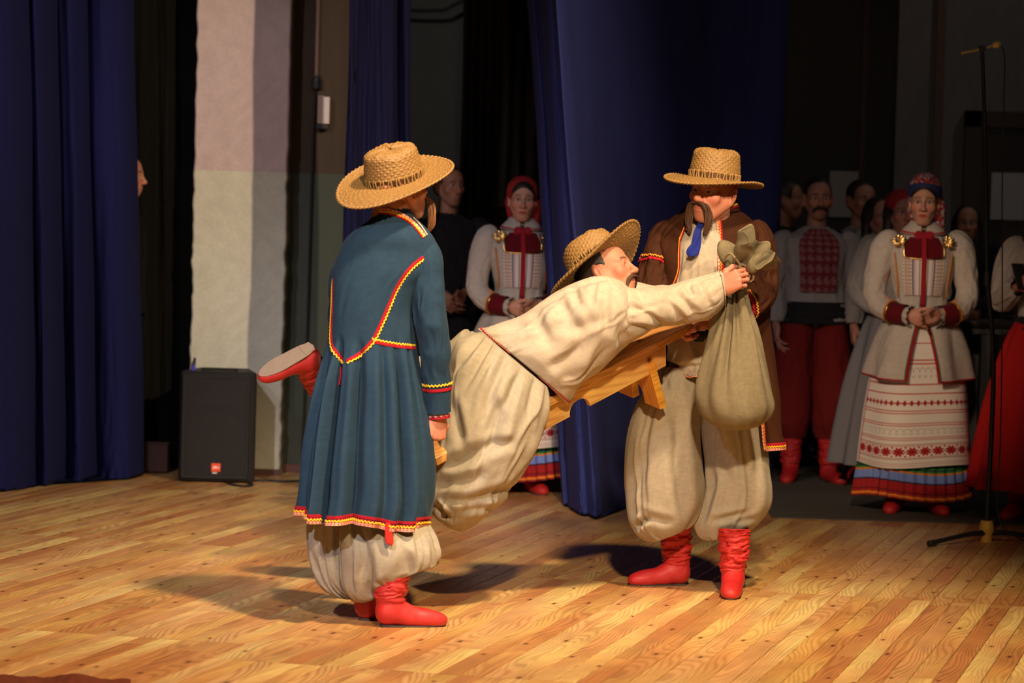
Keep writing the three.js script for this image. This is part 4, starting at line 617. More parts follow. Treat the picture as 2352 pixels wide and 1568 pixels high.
  { // standing collar with its ribbon running to the front
    const cl = garment([[471, 868, 941, 0.012, 0.066], [482, 864, 945, 0.012, 0.072], [492, 860, 950, 0.012, 0.079]], { d: D, N: 90, M: 8, disp: (th) => [0, 0.018 - 0.03 * (0.5 + 0.5 * cos(th - 0.35)) - 0.012 * sin(th)] });
    const colr = part('collar', cl, MAT.blueCoat, coatP); const u = seam(merge([cl.clone(), coat.clone()]), [[863, 487], [880, 484], [900, 487], [925, 497], [945, 510], [962, 528], [976, 547]], 4), w = fine(u, 0.003);
    part('pink_ribbon', band(w.pts, w.nrm, 0.012, 0.003, { side: 0.006 }), MAT.pinkRib, colr); part('zigzag_braid', band(w.pts, w.nrm, 0.0065, 0.004, { side: -0.003, wave: 0.0026, pitch: 0.013 }), MAT.yellowTrim, colr); part('coat_trim', band(w.pts, w.nrm, 0.01, 0.002, { side: -0.008 }), MAT.redTrim, colr);
    part('shirt_collar', band(...(() => { const q = seam(merge([cl.clone(), coat.clone()]), [[945, 502], [962, 520], [978, 545]], 4); return [q.pts, q.nrm]; })(), 0.006, 0.004, { side: 0.011 }), MAT.shirt, p);
  }
  // red tassel of the coat vent and sash end below the hem
  const vt = seam(coat, [[783, 842], [782, 862], [779, 884]], 3); part('vent_tab', band(vt.pts, vt.nrm, 0.012, 0.004), MAT.redTrim, coatP);
  part('sash_end', strand([at(893, 1200, D - 0.2), at(893, 1225, D - 0.2), at(895, 1246, D - 0.2), at(894, 1250, D - 0.2)], [0.012, 0.015, 0.014, 0.006], { flat: 0.35 }), cloth(lin(0.55, 0.03, 0.02), { map: null }), p);
  part('loose_thread', tube([at(781, 1195, D - 0.1), at(778, 1212, D - 0.1), at(775, 1232, D - 0.1)], 0.0015, 5), MAT.redTrim, p);
  // embroidered shirt cuff
  const cw = limb([[1004, 935, D, 24, 0.95], [1006, 950, D, 25, 0.95], [1007, 960, D, 24.5, 0.95]], { N: 60, M: 10 }); part('shirt_cuff', cw, MAT.shirt, p); const cz = fine(around(cw, 7), 0.003); part('zigzag_braid', band(cz.pts, cz.nrm, 0.006, 0.003, { wave: 0.005, pitch: 0.022 }), MAT.redTrim, p); const cz2 = around(cw, 9); part('cuff_trim', band(cz2.pts, cz2.nrm, 0.006, 0.003), MAT.redTrim, p);
  // body
  const hd = at(917, 440, D), up = v(-0.16, 0.95, 0.2), face = v(0.74, -0.02, -0.67), hm = frame(hd, up, face), w = at(1006, 948, D), W = (x, y, dd = D) => at(x, y, dd);
  const hand = basis(v(0.62, 0.05, -0.78).normalize(), v(0.05, -1, 0.02).normalize(), v(0.78, 0, 0.62).normalize().negate(), w);
  { const y = v(-0.03, -0.995, 0.05).normalize(), x = v(0.8, 0, -0.6).addScaledVector(y, -v(0.8, 0, -0.6).dot(y)).normalize(), z = x.clone().cross(y); hand.copy(basis(x, y, z, w)); }
  body(p, [cap(hd.clone().add(v(-0.02, -0.05, 0.018)), W(900, 500), 0.06, 0.066, 0.04), cap(W(900, 500), W(895, 530), 0.06, 0.08, 0.05), cap(W(830, 575), W(960, 585), 0.06, 0.06, 0.06), ell(W(870, 660), [0.13, 0.2, 0.1], 0.06), ell(W(855, 800), [0.1, 0.16, 0.065], 0.05), ell(W(845, 900), [0.12, 0.14, 0.07], 0.05), cap(W(970, 590), W(990, 745, D - 0.04), 0.045, 0.038, 0.03), cap(W(990, 745, D - 0.04), w, 0.037, 0.027, 0.02), cap(W(805, 590), W(790, 760, D + 0.2), 0.045, 0.036, 0.03), cap(W(790, 760, D + 0.2), W(870, 930, D + 0.38), 0.036, 0.027, 0.02), cap(W(790, 950, D + 0.05), W(770, 1180, D + 0.08), 0.062, 0.05, 0.04), cap(W(770, 1180, D + 0.08), W(820, 1370, D + 0.04), 0.05, 0.028, 0.03), cap(W(890, 950), W(895, 1180), 0.062, 0.05, 0.04), cap(W(895, 1180), W(898, 1380, D - 0.08), 0.05, 0.028, 0.03)],
    { m: hm, skin: [0.64, 0.26, 0.13] }, [{ m: hand, curl: FIST, thumb: [[0.7, 0.6, 0.3], [0.2, 0.7, 0.75], [-0.2, 0.5, 0.9]], skin: [0.56, 0.24, 0.145], wrist: 0.05 }, { m: basis(v(1, 0, 0), v(0.3, -0.95, 0), v(0, 0, 1), W(870, 930, D + 0.38)).multiply(new THREE.Matrix4()), curl: FIST, mirror: true, cell: 0.005, skin: [0.56, 0.24, 0.145] }]);
  part('finger_ring', new THREE.TorusGeometry(0.0096, 0.0016, 8, 24).applyMatrix4(frame(v(-0.0115, 0.092, 0.02), v(0, 1, -0.15), v(0, 0.15, 1))).applyMatrix4(hand), MAT.gold, p);
  const L = (x, y, z) => v(x, y, z).applyMatrix4(hm), mp = (s) => [[0.002, -0.05, 0.112], [0.028, -0.053, 0.108], [0.052, -0.075, 0.1], [0.06, -0.11, 0.092], [0.054, -0.145, 0.084], [0.046, -0.165, 0.078]].map((q) => L(q[0] * s, q[1], q[2]));
  part('moustache', merge([1, -1].map((s) => bushy(mp(s), [0.005, 0.009, 0.012, 0.014, 0.012, 0.006], 22, 3 + s))), MAT.hairLight, p, 'long drooping light brown moustache');
  strawHat(p, frame(at(907, 412, D), v(-0.18, 0.93, 0.3), v(0.74, 0.1, -0.67)), { brim: 0.2, rc: 0.1, rt: 0.089, seed: 3, droop: (th, q) => q * q * (0.012 * cos(2 * th) + 0.02 * sin(th + 0.4)), oval: 1.16 });
}
// ---------- bench ----------
const BN = {};
{
  // seat runs from the lifted right end (near the man in brown) down to the left end
  const R = at(1592, 742, 12.3), L = at(1000, 1052, 11.62), ax = R.clone().sub(L), len = ax.length(); ax.normalize();
  const side = v(ax.z, 0, -ax.x).normalize(); if (side.z < 0) side.negate(); // towards the viewer
  const upv = ax.clone().cross(side).normalize(); if (upv.y < 0) upv.negate();
  // roll the seat a little so that its top shows
  const q = new THREE.Quaternion().setFromAxisAngle(ax, 0.22); side.applyQuaternion(q); upv.applyQuaternion(q);
  if (side.y > 0.5) side.negate();
  const W = 0.26, m = basis(ax, upv, ax.clone().cross(upv), L.clone().addScaledVector(ax.clone().cross(upv), 0)); BN.m = m; BN.len = len; BN.ax = ax; BN.up = upv; BN.side = ax.clone().cross(upv);
  const woodG = (c) => new THREE.MeshPhysicalMaterial({ color: c, map: rep(WOOD[2], 0.5, 1.9), roughness: 0.5, clearcoat: 0.15, clearcoatRoughness: 0.35 }), pine = woodG(lin(0.95, 0.82, 0.6)), yel = woodG(lin(0.92, 0.66, 0.22));
  const uvx = (g) => { const p = g.attributes.position, n = g.attributes.normal, u = g.attributes.uv; for (let i = 0; i < p.count; i++) { const y = abs(n.getY(i)) > 0.6 ? p.getZ(i) : p.getY(i); u.setXY(i, abs(n.getX(i)) > 0.6 ? p.getZ(i) : y, abs(n.getX(i)) > 0.6 ? p.getY(i) : p.getX(i)); } return g; };
  const b = thing('bench', at(1300, 940, 12), 'yellow wooden bench held tilted in the air with the man in linen lying on it', 'bench');
  // local x along, y up from the seat top, z towards the viewer from the seat's near edge
  const put = (n, g, mat, par = b) => part(n, uvx(g).applyMatrix4(m), mat, par);
  put('seat', box(len, 0.036, W, 0.005).translate(len / 2, -0.018, -W / 2), pine);
  const apron = (z) => { const s = new THREE.Shape(), y0 = -0.036, y1 = -0.135; s.moveTo(0.12, y0); s.lineTo(0.14, y1); let x = 0.26; for (const c of [0.4, 0.72]) { s.lineTo(c - 0.055, y1); s.quadraticCurveTo(c - 0.05, y1 + 0.05, c, y1 + 0.052); s.quadraticCurveTo(c + 0.05, y1 + 0.05, c + 0.055, y1); } s.lineTo(len - 0.15, y1); s.lineTo(len - 0.13, y0); s.closePath(); return new THREE.ExtrudeGeometry(s, { depth: 0.02, bevelEnabled: true, bevelSize: 0.0025, bevelThickness: 0.0025, bevelSegments: 2, curveSegments: 10 }).translate(0, 0, z); };
  put('apron', apron(-0.05), pine); put('apron', apron(-W + 0.03), pine);
  const leg = (x) => { const s = new THREE.Shape(), w = W / 2, y0 = -0.036, y1 = -0.285; s.moveTo(-w * 0.72, y0); s.lineTo(-w * 1.02, y1); s.lineTo(-w * 0.3, y1); s.quadraticCurveTo(-w * 0.32, y1 + 0.085, 0, y1 + 0.085); s.quadraticCurveTo(w * 0.32, y1 + 0.085, w * 0.3, y1); s.lineTo(w * 1.02, y1); s.lineTo(w * 0.72, y0); s.closePath(); return new THREE.ExtrudeGeometry(s, { depth: 0.03, bevelEnabled: true, bevelSize: 0.003, bevelThickness: 0.003, bevelSegments: 2 }).rotateY(PI / 2).translate(x, 0, -W / 2); };
  put('leg', leg(len - 0.235), yel); put('leg', leg(0.2), yel);
}
// ---------- the man lying on the bench ----------
{
  const D = 12.0, p = thing('person', at(1200, 1220, D), 'man in cream linen shirt and straw hat lying face down on the bench', 'person');
  p.userData.pale = true;
  const tf = folds(31, 0.012, 1.6, 0.5, 0.4), tf2 = folds(34, 0.01, 1.0, 0.25, 0.5), tc = creases([[1112, 770, 1046, 850, 9, 0.016], [1132, 778, 1070, 890, 9, 0.018], [1150, 790, 1085, 900, 7, 0.012], [1168, 802, 1105, 960, 10, 0.018], [1200, 836, 1166, 930, 9, 0.012], [1232, 868, 1215, 950, 8, 0.012], [1256, 896, 1240, 985, 7, 0.01], [1146, 925, 1128, 1022, 17, 0.032], [1030, 1075, 1108, 1030, 15, 0.026], [1108, 1030, 1175, 1012, 13, 0.02], [1006, 1112, 1110, 1092, 14, 0.014], [1178, 1118, 1090, 1150, 11, 0.022], [1090, 1150, 1030, 1148, 10, 0.014], [1130, 1163, 1060, 1172, 8, 0.014], [1000, 1158, 1028, 1190, 7, 0.028], [1042, 920, 1062, 1020, 12, 0.014], [1225, 990, 1195, 1070, 10, 0.012]]);
  const tr = garment([[1108, 763, 1258, 888, 0.02, 0.12], [1086, 768, 1262, 905, 0.03, 0.15], [1052, 784, 1262, 930, 0.05, 0.18], [1035, 825, 1256, 962, 0.07, 0.19], [1029, 885, 1242, 1000, 0.09, 0.19], [1022, 950, 1224, 1040, 0.11, 0.185], [1008, 1020, 1200, 1082, 0.12, 0.18], [995, 1075, 1172, 1122, 0.12, 0.17], [989, 1120, 1142, 1156, 0.11, 0.155], [991, 1160, 1112, 1186, 0.1, 0.13], [1008, 1190, 1082, 1208, 0.09, 0.09], [1030, 1209, 1060, 1220, 0.08, 0.04]], { d: D - 0.1, N: 200, M: 130, caps: [true, true], disp: (th, t, q) => tf(th, t * 0.9) * (0.25 + 0.75 * sin(PI * clamp(t * 1.05))) + tf2(th, t * 0.9) * sm(0.5, 0.8, t) + tc(q, th) });
  const far = limb([[1120, 850, D + 0.15, 105, 1], [1020, 900, D + 0.2, 95, 1], [900, 900, D + 0.25, 80, 1], [810, 860, D + 0.25, 60, 1], [772, 838, D + 0.22, 34, 1]], { N: 60, M: 50, caps: [true, true], disp: (th, t, s) => tf2(th, s * 0.7) });
  part('trousers', merge([tr, far]), MAT.trousers, p, 'very wide gathered natural linen trousers');
  // shirt
  const sf = folds(41, 0.009, 1.2, 0.4, 0.5), sc = creases([[1392, 655, 1396, 760, 13, 0.022], [1412, 668, 1428, 800, 11, 0.018], [1370, 650, 1362, 700, 8, 0.01], [1345, 765, 1295, 880, 17, 0.012], [1395, 790, 1340, 890, 13, 0.012], [1228, 720, 1262, 790, 14, 0.012], [1205, 800, 1290, 742, 14, 0.012], [1285, 690, 1330, 765, 14, 0.012], [1300, 760, 1380, 735, 15, 0.01], [1165, 752, 1235, 745, 10, 0.012], [1260, 850, 1330, 800, 13, 0.01], [1318, 660, 1330, 705, 9, 0.009]]);
  const sh = garment([[1101, 757, 1306, 926, 0.06, 0.14], [1112, 753, 1312, 918, 0.07, 0.165], [1150, 741, 1326, 898, 0.08, 0.175], [1195, 722, 1347, 876, 0.08, 0.175], [1243, 694, 1378, 846, 0.08, 0.175], [1293, 667, 1412, 812, 0.08, 0.175], [1342, 645, 1440, 788, 0.08, 0.17], [1386, 637, 1452, 762, 0.08, 0.155], [1424, 648, 1456, 730, 0.07, 0.12], [1446, 665, 1456, 705, 0.06, 0.08]], { d: D + 0.06, N: 180, M: 120, caps: [false, true], disp: (th, t, q) => [sf(th, t * 0.9) * (0.35 + 0.65 * sm(0.03, 0.2, t)) + sc(q, th), 0.022 * (1 - sm(0, 0.12, t)) * sin(PI * clamp((1 - cos(th)) / 2)) * (sin(th) > 0 ? 1 : 0.3)] });
  const shirtP = part('shirt', sh.clone(), MAT.shirt, p, 'loose cream linen shirt');
  { const a = around(sh, 1), b = around(sh, 9), db = fine(b, 0.004); part('hem_band', band(a.pts, a.nrm, 0.008, 0.003), MAT.shirt, shirtP); part('hem_embroidery', band(db.pts, db.nrm, 0.005, 0.0025, { wave: 0.004, pitch: 0.016 }), MAT.pinkThread, shirtP, 'row of red stitched zigzag'); }
  const slf = folds(51, 0.007, 0.8, 0.25, 0.5), slc = creases([[1448, 700, 1520, 742, 8, 0.014], [1462, 672, 1500, 720, 9, 0.01], [1530, 690, 1575, 738, 9, 0.013], [1545, 668, 1600, 722, 10, 0.012], [1580, 655, 1590, 680, 7, 0.012], [1605, 650, 1632, 705, 9, 0.009], [1446, 750, 1500, 752, 7, 0.01]]);
  const slv = garment([[1392, 646, 1398, 780, 0.2, 0.13], [1420, 652, 1432, 790, 0.215, 0.14], [1450, 660, 1462, 777, 0.21, 0.138], [1490, 660, 1500, 756, 0.18, 0.125], [1535, 652, 1545, 745, 0.12, 0.112], [1585, 641, 1600, 738, 0.1, 0.108], [1625, 630, 1640, 724, 0.08, 0.1], [1648, 624, 1660, 706, 0.07, 0.088], [1655, 626, 1664, 694, 0.065, 0.078]], { d: 12.2, N: 130, M: 110, caps: [true, false], disp: (th, t, q) => slf(th, t * 0.62) * (0.5 + 0.5 * sin(PI * t)) + slc(q, th) });
  part('shirt_sleeve', slv.clone(), MAT.shirt, shirtP);
  { const a = around(slv, 108); part('cuff', band(a.pts, a.nrm, 0.016, 0.003), MAT.shirt, shirtP); }
  { const s = seam(slv, [[1436, 662], [1440, 690], [1442, 725], [1438, 772]], 5); if (s.pts.length > 2) part('shoulder_seam', band(s.pts, s.nrm, 0.006, 0.002), MAT.shirt, shirtP); }
  part('shirt_sleeve', limb([[1420, 690, D + 0.3, 50], [1500, 700, D + 0.4, 46], [1570, 690, D + 0.42, 40]], { N: 50, M: 30, caps: [true, true], disp: (th, t, s) => slf(th, s) }), MAT.shirt, shirtP);
  // head and hat
  const hd = at(1393, 628, D + 0.14), up = v(-0.3, 0.9, -0.26).normalize(), face = v(0.9, 0.22, 0.3), hm = frame(hd, up, face), wr = at(1652, 662, 12.1), tip = at(1690, 632, 12.1);
  const y = v(0.78, 0.46, 0.36).normalize(), z = v(0.42, -0.1, -0.9); z.addScaledVector(y, -z.dot(y)).normalize(); const x = y.clone().cross(z), hand = basis(x, y, z, wr); // right hand, its back towards the viewer
  const U = (a, b, d = D) => at(a, b, d);
  body(p, [cap(U(1408, 640, D + 0.14), U(1375, 690, D + 0.1), 0.056, 0.07, 0.04), ell(U(1330, 740, D), [0.17, 0.12, 0.12], 0.06, { rot: [0, 0, 0.5] }), ell(U(1220, 800, D), [0.16, 0.11, 0.11], 0.06, { rot: [0, 0, 0.5] }), ell(U(1150, 860, D), [0.13, 0.12, 0.12], 0.06), cap(U(1150, 880), U(1080, 1130), 0.08, 0.06, 0.04), cap(U(1080, 1130), U(940, 1140, D + 0.1), 0.05, 0.035, 0.04), cap(U(1120, 860, D + 0.14), U(850, 890, D + 0.22), 0.08, 0.055, 0.04), cap(U(850, 890, D + 0.22), U(800, 845, D + 0.25), 0.05, 0.04, 0.03), cap(U(1420, 700, D + 0.06), U(1540, 700, 12.1), 0.05, 0.04, 0.04), cap(U(1540, 700, 12.1), wr, 0.038, 0.027, 0.02), cap(U(1420, 690, D + 0.26), U(1560, 690, D + 0.42), 0.045, 0.035, 0.04)],
    { m: hm, skin: [0.47, 0.185, 0.105], lid: 1.2, gaze: [0.2, 0.35] }, [{ m: hand, curl: [[1.0, 1.5, 1.0], [1.08, 1.55, 1.0], [1.14, 1.55, 1.0], [1.2, 1.5, 0.9]], spread: 0.1, thumb: [[0.75, 0.55, 0.35], [0.25, 0.8, 0.65], [-0.2, 0.6, 0.8]], skin: [0.56, 0.23, 0.15], wrist: 0.06 }, { m: basis(v(0, 0, 1), v(0.9, 0.2, 0.3).normalize(), v(-0.2, 0.95, 0).normalize(), U(1575, 690, D + 0.42)), curl: FIST, cell: 0.005 }]);
  part('hair', hairShell().applyMatrix4(hm), MAT.hair, p, 'short black hair');
  part('finger_ring', new THREE.TorusGeometry(0.0096, 0.0016, 8, 24).applyMatrix4(frame(v(-0.0115, 0.092, 0.02), v(0, 1, -0.15), v(0, 0.15, 1))).applyMatrix4(hand), MAT.gold, p);
  const L = (a, b, c) => v(a, b, c).applyMatrix4(hm); part('moustache', merge([-1, 1].map((s) => bushy([L(s * 0.002, -0.05, 0.11), L(s * 0.02, -0.051, 0.107), L(s * 0.04, -0.062, 0.094), L(s * 0.05, -0.082, 0.082)], [0.006, 0.009, 0.008, 0.003], 18, 2 + s, 0.0028))), MAT.hairBrown, p, 'dark brown moustache');
  const hu = v(-0.52, 0.74, -0.43).normalize(), hatO = at(1372, 606, D + 0.17);
  strawHat(p, frame(hatO, hu, v(0.86, 0.45, 0.1)), { brim: 0.192, rc: 0.1, rt: 0.088, hc: 0.105, seed: 9, oval: 1.16, droop: (th, q) => q * q * (-0.035 * cos(th) ** 2 + 0.05 * max(0, sin(th)) - 0.02 * max(0, -sin(th))) });
  // boots: the far one kicked up behind, sole towards the viewer; the near one tucked behind the blue coat
  const heel = at(716, 800, 11.86), toe = at(604, 862, 11.78), fd = toe.clone().sub(heel).normalize(), sn = v(-0.34, 0.52, 0.78); sn.addScaledVector(fd, -sn.dot(fd)).normalize();
  boot(p, frame(at(724, 789, 11.86), sn.clone().negate(), fd), { len: 0.262, h: 0.24, lean: -0.05, seed: 12, wr: 0.008, top: 0.056, label: 'red boot kicked up with its pale sole showing' });
  const h2 = at(900, 1100, 11.86), f2 = v(-0.8, -0.45, -0.2).normalize(), u2 = v(0.8, -0.5, 0.2); u2.addScaledVector(f2, -u2.dot(f2)).normalize();
  boot(p, frame(at(890, 1150, 11.88), u2, v(-0.3, -0.9, 0.1)), { h: 0.22, seed: 14 });
}
// ---------- sack with its string ----------
{
  const D = 12.22, b = at(1690, 988, D), p = thing('sack', b, 'full grey green linen sack tied with string, hanging from the fist of the lying man', 'sack');
  const sf = (th, t) => { const k = Math.exp(-t * 2.6); return 0.02 * k * sin(th * 7 + 1.2 * sin(th * 2) + 2 * t) * sm(0, 0.06, t) + 0.012 * noise(cos(th) * 1.6, sin(th) * 1.6, t * 2.2) + 0.008 * k * sin(th * 15 + t * 5) - 0.02 * Math.exp(-(((th - 1.9) / 0.09) ** 2)) * sm(0.02, 0.2, t) * (1 - sm(0.4, 0.66, t)); };
  part('bag', garment([[640, 1676, 1704, 0.01, 0.024], [665, 1670, 1708, 0.01, 0.032], [700, 1658, 1720, 0.01, 0.054], [750, 1640, 1738, 0.01, 0.085], [800, 1622, 1752, 0.01, 0.115], [850, 1607, 1764, 0.01, 0.14], [900, 1599, 1772, 0.01, 0.155], [935, 1603, 1775, 0.01, 0.155], [960, 1618, 1766, 0.01, 0.135], [978, 1642, 1742, 0.01, 0.09], [987, 1675, 1710, 0.01, 0.03]], { d: D, N: 220, M: 130, caps: [false, true], disp: sf }), MAT.sack, p);
  // gathered mouth flaring to the upper right
  const o = at(1690, 625, D - 0.02), dir = v(0.56, 0.62, 0.42).normalize(), sx = dir.clone().cross(v(0, 1, 0)).normalize(), sy = sx.clone().cross(dir), rings = [];
  for (let i = 0; i <= 60; i++) { const t = i / 60, r = lerp(0.026, 0.105, Math.pow(t, 0.8)), ring = []; for (let j = 0; j < 160; j++) { const th = (j / 160) * 2 * PI, fl = 1 + (0.2 + 0.16 * t) * sin(th * 5 + 0.9 * sin(th * 2) + t) * (1 - 0.25 * t) + 0.16 * t * noise(cos(th) * 1.5, sin(th) * 1.5, t * 2), L = 0.15 * t * (1 + 0.3 * noise(cos(th) * 1.1 + 5, sin(th) * 1.1, 1)); ring.push(o.clone().addScaledVector(dir, L).addScaledVector(sx, r * fl * 0.95 * cos(th)).addScaledVector(sy, r * fl * 0.8 * sin(th))); } rings.push(ring); }
  const inn = rings.filter((_, i) => i % 2 === 0).reverse().map((r, i, a) => { const c = v(0, 0, 0); r.forEach((q) => c.addScaledVector(q, 1 / 160)); return r.map((q) => q.clone().lerp(c, 0.05)); });
  part('gathered_mouth', loft([...rings, ...inn]), MAT.sack, p);
  { const o2 = at(1684, 618, D), d2 = v(-0.34, 0.9, 0.1).normalize(), sx2 = v(1, 0, 0), sy2 = v(0, 0, 1), r2 = []; for (let i = 0; i <= 30; i++) { const t = i / 30, ring = []; for (let j = 0; j < 80; j++) { const th = (j / 80) * 2 * PI, r = lerp(0.016, 0.044, Math.sin(0.15 + t * 2.4)) * Math.sqrt(1.002 - t ** 6) * (1 + 0.3 * sin(th * 3 + t * 2)); ring.push(o2.clone().addScaledVector(d2, 0.125 * t).addScaledVector(sx2, r * cos(th)).addScaledVector(sy2, r * 0.6 * sin(th))); } r2.push(ring); } part('gathered_fold', loft(r2, { capB: true }), MAT.sack, p); }
  const W = (x, y, z = 0) => at(x, y, D - 0.06 - z), cord = std(lin(0.26, 0.19, 0.1), 0.85), rope = (pts) => limb(pts.map((q) => [q.x, q.y, q.z, 0.0042]), { N: 10, M: 90, world: true, caps: [true, true], disp: (th, t, s) => 0.0012 * sin(th * 2 + s * 700) });
  const st = part('string', rope([W(1662, 596, 0), W(1676, 582, 0.03), W(1690, 594, 0.05), W(1702, 612, 0.05), W(1712, 632, 0.04), W(1708, 640, 0.04), W(1698, 622, 0.04)]), cord, p);
  part('string_loop', rope([W(1700, 606, 0.05), W(1716, 612, 0.06), W(1728, 624, 0.065), W(1730, 640, 0.06), W(1720, 646, 0.055), W(1711, 634, 0.05), W(1704, 616, 0.05)]), cord, st);
  part('string_loop', rope([W(1696, 610, 0.05), W(1708, 628, 0.06), W(1716, 640, 0.06), W(1722, 634, 0.055), W(1716, 618, 0.05), W(1704, 606, 0.045)]), cord, st);
  part('string_wrap', merge([0, 1, 2].map((k) => new THREE.TorusGeometry(0.032, 0.0045, 8, 30).applyMatrix4(frame(at(1689, 618 + k * 5, D), v(0.2 + 0.1 * k, 0.2, 1), v(1, 0, 0))))), cord, st);
}
// ---------- the man in the brown coat ----------
{
  const D = 12.6, base = at(1620, 1350, D); base.y = 0; const p = thing('person', base, 'man in a brown coat and straw hat with drooping dark moustache, holding the bench end', 'person');
  const tf = folds(61, 0.014, 1.2, 0.6, 0.4), tf2 = folds(64, 0.012, 1.2, 0.7, 0.4), low = folds(67, 0.01, 1.2, 0.14, 0.6), tc = creases([[1550, 880, 1560, 1060, 12, 0.016], [1552, 1040, 1565, 1170, 14, 0.022], [1500, 900, 1475, 1000, 14, 0.012], [1480, 1050, 1462, 1130, 12, 0.014], [1528, 870, 1540, 960, 9, 0.012], [1458, 1205, 1490, 1190, 7, 0.024], [1470, 1180, 1540, 1200, 10, 0.012], [1625, 880, 1650, 1050, 12, 0.018], [1640, 1090, 1612, 1190, 12, 0.018], [1640, 1195, 1720, 1178, 8, 0.016], [1690, 1200, 1735, 1190, 7, 0.014], [1735, 960, 1745, 1080, 13, 0.01], [1662, 1000, 1668, 1110, 12, 0.012]]);
  const dl = (f, k, a) => (th, t, q) => [f(th, t * 0.7) * (0.4 + 0.6 * sin(PI * clamp(t * 1.05))) + low(th, t * 0.7) * sm(0.7, 0.88, t) + tc(q, th), sm(0.5, 0.85, t) * (1 - sm(0.9, 1, t)) * a * cos(th)];
  const tl = garment([[840, 1512, 1612, 0.02, 0.13], [880, 1492, 1608, 0.03, 0.15], [930, 1464, 1606, 0.04, 0.165], [1000, 1443, 1604, 0.04, 0.17], [1070, 1437, 1608, 0.04, 0.17], [1130, 1438, 1610, 0.04, 0.165], [1175, 1442, 1603, 0.04, 0.15], [1203, 1452, 1592, 0.04, 0.13], [1222, 1475, 1580, 0.04, 0.1], [1228, 1500, 1572, 0.04, 0.075], [1218, 1508, 1574, 0.03, 0.06], [1205, 1512, 1576, 0.03, 0.055]], { d: D, N: 150, M: 110, disp: dl(tf, 1, 0.03) });
  const tr = garment([[840, 1570, 1690, 0.0, 0.14], [880, 1580, 1725, 0.0, 0.155], [930, 1594, 1752, 0.0, 0.165], [1000, 1606, 1762, 0.0, 0.17], [1070, 1613, 1770, 0.0, 0.17], [1120, 1612, 1777, 0.0, 0.17], [1160, 1602, 1773, 0.0, 0.155], [1195, 1592, 1750, 0.0, 0.135], [1222, 1602, 1722, 0.0, 0.1], [1234, 1622, 1708, 0.0, 0.075], [1226, 1644, 1712, 0, 0.062], [1212, 1648, 1714, 0, 0.056]], { d: D, N: 150, M: 110, disp: dl(tf2, 1, 0.012) });
  part('trousers', merge([tl, tr]), MAT.trousers, p, 'baggy natural linen trousers');
  const h1 = at(1580, 1326, 12.72); h1.y = 0; const t1 = at(1440, 1334, 12.66); t1.y = 0; const h2 = at(1684, 1352, 12.52); h2.y = 0;
  boot(p, frame(h1, v(0, 1, 0), t1.clone().sub(h1)), { len: 0.258, h: 0.25, lean: 0.02, seed: 21, wr: 0.012, top: 0.062 });
  boot(p, frame(h2, v(0, 1, 0), v(-0.12, 0, 1)), { len: 0.255, h: 0.27, lean: -0.01, seed: 26, wr: 0.012, top: 0.06 });
  // shirt
  const sf = folds(71, 0.012, 1.3, 0.22, 0.6), sh = garment([[500, 1596, 1662, 0.02, 0.06], [512, 1580, 1668, 0.03, 0.085], [540, 1560, 1676, 0.03, 0.12], [600, 1545, 1682, 0.03, 0.135], [680, 1534, 1684, 0.03, 0.145], [740, 1532, 1684, 0.03, 0.15], [790, 1534, 1680, 0.04, 0.165], [825, 1538, 1676, 0.04, 0.17], [850, 1546, 1672, 0.04, 0.165], [860, 1548, 1671, 0.04, 0.163]], { d: D, N: 120, M: 90, disp: (th, t) => sf(th, t * 0.75) * sm(0, 0.2, t) * (1 - 0.4 * sm(0.9, 1, t)) - 0.012 * Math.exp(-(((t - 0.82) / 0.02) ** 2)) });
  const shp = part('shirt', sh.clone(), MAT.shirt, p, 'cream linen shirt'); { const a = fine(around(sh, 86), 0.004), b = around(sh, 88); part('hem_embroidery', band(a.pts, a.nrm, 0.005, 0.002, { wave: 0.002, pitch: 0.012 }), std(lin(0.06, 0.05, 0.09), 0.9), shp); part('hem_band', band(b.pts, b.nrm, 0.01, 0.003), MAT.pinkRib, shp); }
  // coat, open in front
  const cf = folds(81, 0.011, 1.2, 0.3, 0.5), span = (t) => [-2 * PI + lerp(2.15, 3.3, sm(0.45, 0.72, t)), lerp(1.45, 0.84, sm(0.48, 0.75, t))];
  const coat = garment([[470, 1584, 1690, -0.04, 0.07], [484, 1566, 1700, -0.035, 0.085], [502, 1540, 1722, -0.02, 0.105], [526, 1515, 1744, 0, 0.13], [560, 1500, 1757, 0, 0.145], [610, 1496, 1762, 0, 0.16], [680, 1503, 1764, 0, 0.165], [760, 1512, 1768, 0, 0.165], [840, 1512, 1776, 0, 0.17], [930, 1512, 1784, 0, 0.18], [1000, 1514, 1791, 0, 0.185], [1030, 1516, 1795, 0, 0.187]], { d: D, N: 160, M: 130, span, disp: (th, t) => cf(th, t) + 0.012 * sm(0.45, 0.8, t) * sin(th * 7) });
  const cp = part('coat', coat.clone(), MAT.brownCoat, p, 'dark brown open coat');
  { const R = coat.userData.rings, col = (k, i0, i1) => { const pts = [], nrm = []; for (let i = i0; i < i1; i++) { const q = R[i], a = q[k], b = q[k ? k - 1 : 1]; const T = R[min(i1 - 1, i + 1)][k].clone().sub(R[max(i0, i - 1)][k]), ow = a.clone().sub(b); const n = ow.cross(T).normalize(); if (n.z < 0) n.negate(); pts.push(a.clone().addScaledVector(n, 0.002)); nrm.push(n); } return { pts, nrm }; };
    const N = R[0].length - 1, e = fine(col(N, 2, 129), 0.003); part('pink_ribbon', band(e.pts, e.nrm, 0.012, 0.003), MAT.pinkRib, cp); part('zigzag_braid', band(e.pts, e.nrm, 0.006, 0.004, { side: 0.009, wave: 0.003, pitch: 0.013 }), MAT.orangeTrim, cp); part('coat_trim', band(e.pts, e.nrm, 0.012, 0.003, { side: 0.014 }), MAT.redTrim, cp);
